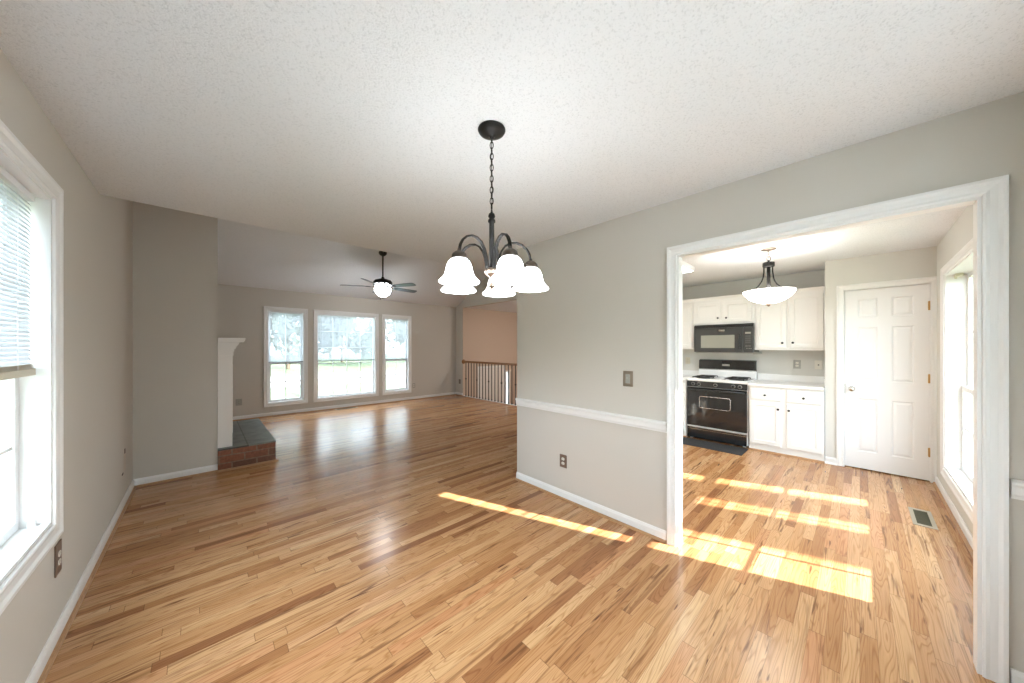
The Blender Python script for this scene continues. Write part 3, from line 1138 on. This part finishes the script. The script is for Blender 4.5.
b.build('door_handle', M['micro_black'], d)
b = MB(); b.box(5.658, 5.661, 1.385, 1.462, 1.634, 1.660)
b.build('badge', M['chrome'], d, bevel=0.001)
b = MB(); b.box(5.660, 5.684, 1.037, 1.153, 1.326, 1.688)
c = b.build('control_panel', M['micro_black'], r, bevel=0.004)
b = MB(); b.box(5.658, 5.661, 1.062, 1.130, 1.590, 1.615)
b.build('display', M['grey_plate'], c)
b = MB()
for i in range(4):
    for k in range(3):
        b.box(5.6585, 5.661, 1.066+0.022*k, 1.083+0.022*k, 1.455+0.030*i, 1.475+0.030*i)
b.build('keypad', pmat('keypad_grey', (0.10, 0.10, 0.10), 0.4), c)
for (ky, kz) in ((1.118, 1.415), (1.095, 1.415), (1.072, 1.415), (1.108, 1.38), (1.082, 1.38), (1.060, 1.38)):
    b = MB(); b.lathe([(0.0, 0.0), (0.006, 0.0), (0.006, -0.003), (0.0, -0.003)], (5.660, ky, kz), 10, axis='X')
    b.build('button', M['grey_plate'], c)
b = MB(); b.box(5.70, XK-0.01, 1.00, 1.045, 1.296, 1.321).box(5.72, XK-0.01, 1.045, 1.79, 1.308, 1.321)
b.build('bottom_grille', M['grey_plate'], r)

b = MB(); b.box(5.04, 5.424, 1.045, 1.92, 0.0, 0.007)
tag(b.build('floor_mat', M['mat_black'], bevel=0.002), 'black rubber floor mat in front of the range', 'mat')

# ------------------------------------------------------------------ outlets, switches and vents


def wallplate(name, mx, w, h, plate_m, kind, face_m, label, cat, group=None):
    """centre of plate at local origin, room at -y"""
    o = mx @ Vector((0, 0, 0))
    r = thing(name, o, label, cat, group)
    b = MB(mx); b.box(-w/2, w/2, -0.006, -0.0002, -h/2, h/2)
    b.build('plate', plate_m, r, bevel=0.003)
    if kind == 'outlet':
        for z in (0.020, -0.020):
            b = MB(mx)
            pts = [(0.0165*math.cos(a), max(-0.0125, min(0.0125, 0.0165*math.sin(a)))) for a in [2*PI*k/20 for k in range(20)]]
            b.sweep([(p[0], p[1]) for p in pts], (0, -0.009, z), (0, -0.0055, z))
            f = b.build('receptacle', face_m, r)
            b = MB(mx)
            b.box(-0.0075, -0.0055, -0.0094, -0.0088, z-0.002, z+0.006).box(0.0055, 0.0075, -0.0094, -0.0088, z-0.002, z+0.006)
            b.box(-0.002, 0.002, -0.0094, -0.0088, z-0.010, z-0.006)
            b.build('slot', M['hole'], f)
    elif kind == 'toggle':
        b = MB(mx); b.sweep([(-0.004, -0.009), (0.004, -0.009), (0.003, 0.010), (-0.003, 0.010)], (0, -0.016, 0.004), (0, -0.0055, 0))
        b.build('toggle', face_m, r)
    elif kind == 'rocker':
        b = MB(mx); b.box(-0.0185, 0.0185, -0.010, -0.0055, -0.036, 0.036)
        b.build('rocker', face_m, r, bevel=0.002)
        b = MB(mx); b.lathe([(0, 0), (0.003, 0), (0.003, 0.003), (0, 0.003)], (-0.004, -0.0115, 0.004), 8)
        b.build('indicator', M['ivory'], r)
    elif kind == 'jack':
        b = MB(mx); b.box(-0.007, 0.007, -0.009, -0.0055, -0.007, 0.007)
        b.build('jack', M['hole'], r)
    return r


def on_partition(y, z): return Matrix.Translation((XP, y, z)) @ Matrix.Rotation(-PI/2, 4, 'Z')
def on_left(y, z): return Matrix.Translation((XL, y, z)) @ Matrix.Rotation(PI/2, 4, 'Z')
def on_far(x, z): return Matrix.Translation((x, YF, z))


wallplate('wall_switch', on_partition(1.243, 1.152), 0.082, 0.122, M['bronze_lt'], 'rocker', M['grey_plate'], 'grey dimmer switch above the chair rail near the kitchen opening', 'light switch')
wallplate('power_outlet', on_partition(1.876, 0.349), 0.080, 0.118, M['brown_plate'], 'outlet', M['ivory'], 'brown outlet plate below the chair rail on the partition wall', 'outlet')
wallplate('power_outlet', on_left(2.645, 0.385), 0.090, 0.150, M['brown_plate'], 'outlet', M['ivory'], 'brown outlet plate low on the left wall under the window corner', 'outlet')
wallplate('power_outlet', on_far(0.50, 0.345), 0.095, 0.125, M['grey_plate'], 'outlet', M['grey_plate'], 'grey outlet plate on the far wall beside the fireplace hearth', 'outlet')
wallplate('power_outlet', on_far(4.085, 0.375), 0.080, 0.120, M['grey_plate'], 'outlet', M['ivory'], 'small outlet plate right of the right living room window', 'outlet')
wallplate('power_outlet', Matrix.Translation((XS, 7.96, 0.40)) @ Matrix.Rotation(-PI/2, 4, 'Z'), 0.085, 0.125, M['brown_plate'], 'outlet', M['grey_plate'], 'dark outlet plate on the short wall by the stair railing', 'outlet')
kx = lambda y, z: Matrix.Translation((XK, y, z)) @ Matrix.Rotation(-PI/2, 4, 'Z')
wallplate('power_outlet', kx(0.605, 1.157), 0.078, 0.120, M['grey_plate'], 'outlet', M['ivory'], 'outlet plate above the counter nearer the range', 'outlet')
wallplate('phone_jack', kx(0.385, 1.157), 0.080, 0.120, M['ivory'], 'jack', M['ivory'], 'ivory phone jack plate above the counter nearer the pantry wall', 'wall plate')
wallplate('power_outlet', kx(2.03, 1.165), 0.075, 0.115, M['cream'], 'outlet', M['cream'], 'cream outlet plate above the counter left of the range', 'outlet')

# patched mark and screw holes low on the left wall
r = thing('wall_patch', (XL, 4.50, 0.40), 'pale paint patch with two dark screw holes low on left wall', 'wall patch')
mx = on_left(4.50, 0)
b = MB(mx)
b.box(-0.04, 0.06, -0.0012, -0.0002, 0.30, 0.49)
b.build('patch', M['patch'], r)
for (x, z, w_, h_) in ((0.010, 0.475, 0.022, 0.026), (-0.10, 0.295, 0.030, 0.010)):
    b = MB(mx); b.box(x-w_, x+w_, -0.002, -0.0002, z-h_, z+h_*0.6)
    b.build('screw_hole', M['hole'], r, bevel=0.0009)


def floor_vent(x0, x1, y0, y1, label):
    r = thing('floor_vent', ((x0+x1)/2, (y0+y1)/2, 0), label, 'floor vent', 'floor vents')
    t = 0.024
    b = MB()
    b.box(x0, x1, y0, y0+t, 0, 0.004).box(x0, x1, y1-t, y1, 0, 0.004).box(x0, x0+t*1.6, y0+t, y1-t, 0, 0.004).box(x1-t*1.6, x1, y0+t, y1-t, 0, 0.004)
    b.build('vent_frame', M['vent'], r, bevel=0.001)
    b = MB()
    b.box(x0+t*1.6, x1-t*1.6, y0+t, y1-t, 0.0002, 0.0008)
    n = 12
    for k in range(n):
        y = y0+t+(y1-y0-2*t)*(k+0.5)/n
        b.box(x0+t*1.6, x1-t*1.6, y-0.0012, y+0.0012, 0.0008, 0.003)
    b.build('louvres', M['vent_dark'], r)


floor_vent(4.085, 4.49, -0.412, -0.288, 'tan metal floor vent with dark louvres near the pantry door')
floor_vent(2.14, 2.62, 7.96, 8.09, 'dark floor vent under the middle living room window')

# ------------------------------------------------------------------ hearth and mantel
r = thing('hearth', (0.385, 5.8, 0), 'raised red brick hearth with dark slate top', 'hearth')
HX0, HX1, HY0, HY1, HZ = 0.121, 0.655, 4.925, 6.65, 0.25
b = MB(); b.box(HX0, HX1-0.005, HY0+0.005, HY1-0.005, 0, HZ-0.018)
b.build('brick_base', M['brick'], r)
b = MB(); b.box(HX0, HX1, HY0, HY1, HZ-0.018, HZ)
b.build('slate_top', M['slate'], r, bevel=0.003)
b = MB()
b.sweep(SHOE, (HX0, HY0+0.005, 0), (HX1+0.02, HY0+0.005, 0))
b.sweep(SHOE, (HX1-0.005, HY0-0.02, 0), (HX1-0.005, HY1, 0))
bmesh.ops.transform(b.bm, matrix=Matrix.Identity(4), verts=b.bm.verts)
b.build('shoe_moulding', M['shoe'], r)

r = thing('fireplace_mantel', (0.2, 5.8, HZ), 'white painted fireplace mantel with stepped shelf on the brick hearth', 'mantel')
MY0, MY1 = 4.985, 6.62
for y0, y1 in ((MY0, MY0+0.20), (MY1-0.20, MY1)):
    b = MB(); b.box(0.121, 0.248, y0, y1, HZ+0.001, 1.30)
    b.box(0.248, 0.253, y0+0.03, y1-0.03, HZ+0.15, 1.20)
    b.build('pilaster', M['mantel'], r, bevel=0.003)
b = MB(); b.box(0.121, 0.255, MY0+0.20, MY1-0.20, 1.02, 1.30)
b.build('frieze', M['mantel'], r, bevel=0.003)
b = MB()
prof = [(0.121, 1.30), (0.256, 1.30), (0.256, 1.345), (0.262, 1.355), (0.262, 1.372), (0.274, 1.380), (0.282, 1.405), (0.302, 1.432), (0.308, 1.445), (0.308, 1.452), (0.121, 1.452)]
b.bm.faces.ensure_lookup_table()
for ya, yb in ((MY0-0.03, MY1+0.03),):
    A = [b._v((x, ya, z)) for x, z in prof]; B = [b._v((x, yb, z)) for x, z in prof]
    for i in range(len(prof)):
        j = (i+1) % len(prof)
        b.bm.faces.new((A[i], A[j], B[j], B[i]))
    b.bm.faces.new(A[::-1]); b.bm.faces.new(B)
b.build('crown_moulding', M['mantel'], r)
b = MB()
b.sweep([(0, 0), (0.222, 0), (0.230, 0.012), (0.243, 0.040), (0.243, 0.052), (0, 0.052)], (0.121, MY0-0.045, 1.452), (0.121, MY1+0.07, 1.452))
b.build('shelf', M['mantel'], r, bevel=0.002)
b = MB(); b.box(0.121, 0.16, MY0+0.20, MY1-0.20, HZ+0.001, 1.02)
b.build('surround', M['slate'], r)
b = MB(); b.box(0.1605, 0.163, MY0+0.42, MY1-0.42, HZ+0.002, 0.88)
b.build('firebox_opening', M['hole'], r)

# ------------------------------------------------------------------ stair railing
r = thing('stair_railing', (5.43, 6.2, 0), 'oak handrail on dark iron balusters guarding the stairwell', 'railing')
RX = 5.435
b = MB()
prof = [(-0.022, 0), (0.022, 0), (0.030, 0.018), (0.028, 0.042), (0.015, 0.054), (-0.015, 0.054), (-0.028, 0.042), (-0.030, 0.018)]
b.sweep(prof, (RX, 7.775, 0.955), (RX, 4.61, 0.955))
b.build('handrail', M['oak'], r, bevel=0.004)
b = MB(); b.lathe([(0.0, 0), (0.062, 0), (0.066, 0.006), (0.062, 0.014), (0.045, 0.018), (0, 0.018)], (RX, 7.781, 0.98), 24, axis='Y')
b.build('rosette', M['oak'], r)
b = MB(); b.box(5.42, 5.459, 4.60, 7.79, 0.0, 0.014)
b.build('base_rail', M['white'], r, bevel=0.002)
first = None
knots = {}
for k in range(24):
    y = 7.675-0.127*k
    knuckle = (k % 4 == 0)
    if knuckle not in knots:
        b = MB()
        b.box(RX-0.008, RX+0.008, 7.575-0.008, 7.575+0.008, 0.014, 0.957)
        if knuckle:
            b.lathe([(0.008, -0.045), (0.013, -0.036), (0.013, -0.028), (0.010, -0.022), (0.021, -0.010), (0.025, 0), (0.021, 0.010), (0.010, 0.022), (0.013, 0.028), (0.013, 0.036), (0.008, 0.045)], (RX, 7.575, 0.50), 12)
        o = b.build('baluster', M['iron'], r)
        s = MB(); s.box(RX-0.014, RX+0.014, 7.575-0.014, 7.575+0.014, 0.014, 0.045)
        s.build('baluster_shoe', M['iron'], o, bevel=0.003)
        knots[knuckle] = o
        if y != 7.575:
            o.location.y = y-7.575
    else:
        c = copy_tree(knots[knuckle], r)
        c.location.y = y-7.575

# ------------------------------------------------------------------ chandelier


def ring_pts(c, a, b_, ang, tilt, n=14):
    """oval chain link, long axis z, turned by ang round z"""
    pts = []
    for k in range(n):
        t = 2*PI*k/n
        u, v = a*math.cos(t), b_*math.sin(t)
        pts.append((c[0]+u*math.cos(ang), c[1]+u*math.sin(ang), c[2]+v))
    return pts


CX, CY = 0.999, 1.201
r = thing('chandelier', (CX, CY, H), 'dark bronze chandelier with five lit white glass shades hanging over the dining area', 'chandelier')
b = MB(); b.lathe([(0.0, 0.0), (0.064, 0.0), (0.066, -0.005), (0.060, -0.016), (0.044, -0.026), (0.020, -0.033), (0.010, -0.036), (0.010, -0.044), (0.0, -0.046)], (CX, CY, H), 32)
b.build('canopy', M['bronze'], r)
b = MB()
z = H-0.050
k = 0
while z > 2.055:
    b.tube(ring_pts((CX, CY, z), 0.008, 0.017, 0.6+k*PI/2, 0), 0.0022, 6, closed=True)
    z -= 0.0265
    k += 1
b.tube([(CX+0.003, CY, H-0.04), (CX-0.003, CY+0.002, 2.3), (CX+0.003, CY-0.002, 2.15), (CX, CY, 2.04)], 0.002, 6)
b.build('chain', M['bronze'], r)
b = MB(); b.lathe([(0, 2.050), (0.004, 2.050), (0.005, 2.040), (0.014, 2.032), (0.017, 2.020), (0.010, 2.008), (0.017, 2.004), (0.018, 1.994), (0.012, 1.988),
                   (0.0125, 1.770), (0.0, 1.770)], (CX, CY, 0), 20)
b.build('stem', M['bronze'], r)
b = MB(); b.lathe([(0, 1.772), (0.030, 1.772), (0.034, 1.764), (0.034, 1.752), (0.026, 1.742), (0.012, 1.732), (0.008, 1.715), (0.009, 1.700), (0.018, 1.694), (0.018, 1.688), (0.007, 1.680), (0.005, 1.672), (0.008, 1.666), (0, 1.660)], (CX, CY, 0), 20)
b.build('hub', M['bronze_lt'], r)
R_AT = 0.190
YAW = math.radians(-43.3)
for k in range(5):
    a = math.radians(10+72*k)+YAW
    ca, sa = math.cos(a), math.sin(a)
    path = [(0.026, 1.758), (0.028, 1.784), (0.034, 1.820), (0.046, 1.856), (0.066, 1.884), (0.092, 1.899), (0.120, 1.901), (0.148, 1.891), (0.170, 1.872), (0.184, 1.848), (0.190, 1.820)]
    b = MB()
    for s in (-0.0045, 0.0045):
        b.tube([(CX+q*ca-s*sa, CY+q*sa+s*ca, z) for q, z in path], 0.0045, 8)
    b.build('arm', M['bronze'], r)
    sx, sy = CX+R_AT*ca, CY+R_AT*sa
    b = MB(); b.lathe([(0, 1.830), (0.007, 1.828), (0.009, 1.818), (0.020, 1.813), (0.030, 1.804), (0.033, 1.796), (0.033, 1.780), (0.030, 1.776), (0, 1.776)], (sx, sy, 0), 20)
    h_ = b.build('shade_holder', M['bronze_mid'], r)
    zz = lambda pr: [(q, 1.679+(z_-1.662)*0.808) for q, z_ in pr]
    b = MB(); b.lathe(zz([(0.026, 1.792), (0.034, 1.788), (0.046, 1.774), (0.054, 1.752), (0.058, 1.728), (0.062, 1.708), (0.070, 1.690), (0.082, 1.676), (0.0875, 1.668), (0.086, 1.662),
                       (0.083, 1.664), (0.078, 1.674), (0.066, 1.688), (0.058, 1.706), (0.054, 1.728), (0.050, 1.750), (0.042, 1.772), (0.026, 1.786)]), (sx, sy, 0), 32)
    b.build('glass_shade', M['shade'], r)
    b = MB(); b.lathe(zz([(0.012, 1.785), (0.013, 1.755), (0.024, 1.725), (0.030, 1.700), (0.028, 1.680), (0.018, 1.664), (0, 1.657)]), (sx, sy, 0), 18)
    b.build('bulb', M['bulb'], r)

# ------------------------------------------------------------------ ceiling fan
FX, FY = 2.64, 6.60
zc = ZR-(ZR-ZE)/(YF-YR)*(FY-YR)
r = thing('ceiling_fan', (FX, FY, zc), 'dark five-blade ceiling fan with lit glass bowl in the living room', 'ceiling fan')
b = MB(); b.lathe([(0, 0.03), (0.078, 0.03), (0.078, -0.015), (0.070, -0.040), (0.045, -0.065), (0.022, -0.075), (0, -0.075)], (FX, FY, zc), 28)
b.build('canopy', M['bronze'], r)
b = MB(); b.tube([(FX, FY, zc-0.05), (FX, FY, 2.80)], 0.0145, 14)
b.build('downrod', M['bronze'], r)
b = MB(); b.lathe([(0, 2.81), (0.022, 2.81), (0.030, 2.79), (0.038, 2.775), (0.090, 2.765), (0.150, 2.745), (0.178, 2.715), (0.182, 2.69), (0.165, 2.672), (0, 2.67)], (FX, FY, 0), 32)
b.build('motor_housing', M['bronze'], r)
b = MB(); b.lathe([(0.140, 2.672), (0.150, 2.662), (0.152, 2.612), (0.140, 2.592), (0, 2.59)], (FX, FY, 0), 28)
c = b.build('uplight_glass', M['uplight'], r)
b = MB()
for k in range(10):
    a = 2*PI*k/10
    pts = []
    for t in range(9):
        u = t/8
        rr = 0.166+0.004*math.sin(u*2*PI)
        aa = a+0.22*math.sin(u*PI*2)
        pts.append((FX+rr*math.cos(aa), FY+rr*math.sin(aa), 2.668-0.075*u))
    b.tube(pts, 0.013, 6)
b.tube([(FX+0.166*math.cos(2*PI*k/32), FY+0.166*math.sin(2*PI*k/32), 2.588) for k in range(32)], 0.009, 6, closed=True)
b.build('scroll_band', M['bronze'], r)
b = MB(); b.lathe([(0.156, 2.572), (0.158, 2.562), (0.152, 2.526), (0.130, 2.480), (0.096, 2.442), (0.052, 2.419), (0, 2.410), (0, 2.414), (0.050, 2.423), (0.092, 2.446), (0.126, 2.483), (0.148, 2.528), (0.153, 2.562), (0.153, 2.572)], (FX, FY, 0), 32)
b.build('light_bowl', M['fan_glass'], r)
b = MB(); b.lathe([(0, 2.414), (0.018, 2.412), (0.020, 2.404), (0.010, 2.396), (0.012, 2.386), (0, 2.378)], (FX, FY, 0), 16)
b.build('finial', M['bronze'], r)
b = MB(); b.tube([(FX-0.10, FY-0.13, 2.60), (FX-0.102, FY-0.132, 2.36), ], 0.0022, 5)
b.lathe([(0, 0), (0.008, -0.006), (0.008, -0.022), (0, -0.028)], (FX-0.102, FY-0.132, 2.36), 8)
b.build('pull_chain', M['bronze'], r)
for k in range(5):
    a = math.radians(51+72*k)+YAW
    mx = Matrix.Translation((FX, FY, 2.612)) @ Matrix.Rotation(a, 4, 'Z') @ Matrix.Rotation(math.radians(-13), 4, 'X')
    b = MB(mx)
    top = [(0.24, 0.050), (0.30, 0.058), (0.50, 0.066), (0.70, 0.070), (0.755, 0.064), (0.775, 0.045)]
    outl = [(x, y) for x, y in top] + [(0.780, 0.0)] + [(x, -y) for x, y in top[::-1]]
    A = [b._v((x, y, 0.004)) for x, y in outl]; B = [b._v((x, y, -0.004)) for x, y in outl]
    b.bm.faces.new(A); b.bm.faces.new(B[::-1])
    for i in range(len(outl)):
        j = (i+1) % len(outl)
        b.bm.faces.new((A[i], B[i], B[j], A[j]))
    bl = b.build('blade', M['blade'], r)
    b = MB(mx)
    b.box(0.155, 0.30, -0.014, 0.014, -0.012, -0.0045).box(0.255, 0.315, -0.038, 0.038, -0.010, -0.0045)
    b.build('blade_iron', M['bronze'], bl, bevel=0.002)

# ------------------------------------------------------------------ kitchen pendant
PX, PY = 4.35, 0.662
r = thing('pendant_lamp', (PX, PY, H), 'bronze pendant lamp with wide lit white bowl in the kitchen', 'pendant lamp')
b = MB(); b.lathe([(0, 0), (0.066, 0), (0.067, -0.006), (0.057, -0.014), (0.020, -0.020), (0.010, -0.028), (0, -0.030)], (PX, PY, H), 28)
b.build('canopy', M['bronze_lt'], r)
b = MB()
b.tube(ring_pts((PX, PY, 2.392), 0.009, 0.018, 0.7, 0), 0.0028, 6, closed=True)
b.tube(ring_pts((PX, PY, 2.366), 0.009, 0.018, 0.7+PI/2, 0), 0.0028, 6, closed=True)
b.tube(ring_pts((PX, PY, 2.334), 0.021, 0.022, YAW, 0, 20), 0.0038, 6, closed=True)
b.build('chain', M['bronze_lt'], r)
b = MB(); b.lathe([(0, 2.316), (0.008, 2.316), (0.010, 2.295), (0.050, 2.292), (0.052, 2.284), (0.052, 2.250), (0.047, 2.244), (0, 2.244)], (PX, PY, 0), 28)
b.lathe([(0, 2.25), (0.017, 2.25), (0.017, 1.95), (0, 1.95)], (PX, PY, 0), 16)
b.build('stem', M['bronze'], r)
for k in range(3):
    a = math.radians(162+120*k)+YAW
    path = [(0.042, 2.25), (0.042, 2.19), (0.048, 2.14), (0.064, 2.09), (0.092, 2.045), (0.130, 2.008), (0.178, 1.965)]
    b = MB(); b.tube([(PX+q*math.cos(a), PY+q*math.sin(a), z) for q, z in path], 0.0065, 8)
    b.build('arm', M['bronze'], r)
b = MB(); b.lathe([(0.222, 1.992), (0.221, 1.982), (0.206, 1.955), (0.174, 1.918), (0.128, 1.888), (0.074, 1.867), (0, 1.858), (0, 1.863), (0.073, 1.872), (0.125, 1.894), (0.170, 1.924), (0.200, 1.958), (0.215, 1.984), (0.216, 1.992)], (PX, PY, 0), 40)
b.build('glass_bowl', M['bowl'], r)
b = MB(); b.lathe([(0, 1.859), (0.030, 1.857), (0.032, 1.850), (0.014, 1.842), (0.010, 1.832), (0, 1.826)], (PX, PY, 0), 18)
b.build('finial', M['bronze_lt'], r)

# kitchen ceiling light, its corner just showing beside the opening
r = thing('ceiling_light', (4.43, 1.75, H), 'square lit ceiling light at the left edge of the kitchen opening', 'ceiling light')
b = MB()
LX0, LX1, LY0, LY1 = 4.17, 4.62, 1.46, 2.06
t = 0.02
b.box(LX0, LX1, LY0, LY0+t, H-0.055, H-0.0005).box(LX0, LX1, LY1-t, LY1, H-0.055, H-0.0005).box(LX0, LX0+t, LY0+t, LY1-t, H-0.055, H-0.0005).box(LX1-t, LX1, LY0+t, LY1-t, H-0.055, H-0.0005)
b.build('frame', M['white'], r)
b = MB(); b.box(LX0+t, LX1-t, LY0+t, LY1-t, H-0.060, H-0.03)
b.build('diffuser', M['diffuser'], r, bevel=0.004)
# unseen ceiling light over the stairs, added to light the hall wall
r = thing('ceiling_light', (6.6, 5.2, 2.53), 'unseen round ceiling light added over the stairwell beyond the railing', 'ceiling light')
b = MB(); b.lathe([(0, 2.5295), (0.16, 2.5295), (0.165, 2.51), (0.155, 2.50), (0, 2.50)], (6.6, 5.2, 0), 24)
b.build('base', M['bronze'], r)
b = MB(); b.lathe([(0.15, 2.502), (0.145, 2.47), (0.11, 2.44), (0.05, 2.425), (0, 2.422)], (6.6, 5.2, 0), 24)
b.build('glass_shade', M['added_hall_lamp'], r)

# ------------------------------------------------------------------ outdoors
G = -0.45
b = MB()
x0, x1, y0, y1 = -0.66, 8.3, -0.70, 8.31
R = 90
for a, c, d, e in ((-R, x0, -R, R), (x1, R, -R, R), (x0, x1, -R, y0), (x0, x1, y1, R)):
    b.face([(a, d, G), (c, d, G), (c, e, G), (a, e, G)])
struct(b.build('ground', M['lawn']))
b = MB(); b.box(-60, 60, 18.0, 25.0, G, G+0.02)
struct(b.build('street', M['road']))


def tree(x, y, h, spread, label, n=1500, leaf=0.26, crown0=0.25, tr=0.16, seed=1, group=None, taper=(0.8, 0.45)):
    rnd = random.Random(seed)
    r = thing('tree', (x, y, G), label, 'tree', group)
    b = MB(); b.tube([(x, y, G-0.05), (x+0.05, y, G+h*0.3), (x, y+0.05, G+h*0.7)], [tr, tr*taper[0], tr*taper[1]], 14)
    for k in range(7):
        a = rnd.uniform(0, 2*PI)
        z = G+h*rnd.uniform(max(crown0, 0.28), 0.65)
        b.tube([(x, y, z), (x+spread*0.6*math.cos(a), y+spread*0.6*math.sin(a), z+h*0.12)], [tr*0.3, tr*0.12], 6)
    b.build('trunk', M['bark'], r)
    b = MB()
    blobs = []
    for k in range(14):
        a = rnd.uniform(0, 2*PI); q = spread*math.sqrt(rnd.random())*0.7
        blobs.append((x+q*math.cos(a), y+q*math.sin(a), G+h*rnd.uniform(crown0+0.1, 0.92), spread*rnd.uniform(0.28, 0.48)))
    for k in range(n):
        bx, by, bz, br = blobs[k % len(blobs)]
        d = Vector((rnd.gauss(0, 1), rnd.gauss(0, 1), rnd.gauss(0, 1))).normalized()*br*rnd.uniform(0.55, 1.0)
        p = Vector((bx, by, bz))+d
        u = Vector((rnd.gauss(0, 1), rnd.gauss(0, 1), rnd.gauss(0, 1))).normalized()
        v = u.orthogonal().normalized()
        s = leaf*rnd.uniform(0.6, 1.2)
        b.face([p-u*s, p+v*s*0.5, p+u*s, p-v*s*0.5])
    b.build('foliage', M['leaf'], r)


tree(-3.0, 33, 9, 3.4, 'leafy tree across the street seen through the left narrow window', 2000, 0.32, 0.12, seed=3)
tree(5.2, 33, 10, 3.6, 'leafy tree across the street behind left part of the picture window', 2200, 0.34, 0.10, seed=4)
tree(13.2, 33, 9.5, 3.6, 'leafy tree across the street behind right part of the picture window', 2200, 0.34, 0.10, seed=5)
tree(21.5, 33, 9.5, 3.6, 'leafy tree across the street seen through the right narrow window', 2200, 0.34, 0.10, seed=6)
tree(1.0, 43, 13, 4.3, 'tall far tree behind the street trees, left of centre', 2000, 0.42, 0.08, seed=8)
tree(12.4, 43.5, 13, 4.8, 'tall far tree behind the street trees, at the centre', 2000, 0.42, 0.08, seed=9)
tree(22.5, 44, 13, 4.5, 'tall far tree behind the street trees, right of centre', 2000, 0.42, 0.08, seed=10)
tree(1.0, 57, 16, 5.0, 'tallest back tree glimpsed between the far trees, leftmost of three', 1800, 0.5, 0.08, seed=12)
tree(14.5, 57, 16, 5.0, 'tallest back tree glimpsed between the far trees, middle of three', 1800, 0.5, 0.08, seed=13)
tree(28.0, 57, 16, 5.0, 'tallest back tree glimpsed between the far trees, rightmost of three', 1800, 0.5, 0.08, seed=14)
tree(-12, 6.5, 8, 4.0, 'leafy garden tree outside the near left window', 1800, 0.3, 0.15, seed=11)
# unseen tall pines, added so their trunks break the sunlight into bands
for (px, w_, sd, t, wh) in ((3.525, 0.275, 21, 6.0, 'nearest the opening'), (4.21, 0.235, 22, 8.6, 'in the middle'), (4.86, 0.25, 23, 6.0, 'farthest from the opening')):
    x = px+0.38*t; y = YB-0.12-t
    tree(x, y, 15, 0.62, 'added unseen pine trunk outside the kitchen window, '+wh, 700, 0.25, 0.55, tr=w_, seed=sd, group='added pines that break up the sunlight', taper=(1.0, 0.8))
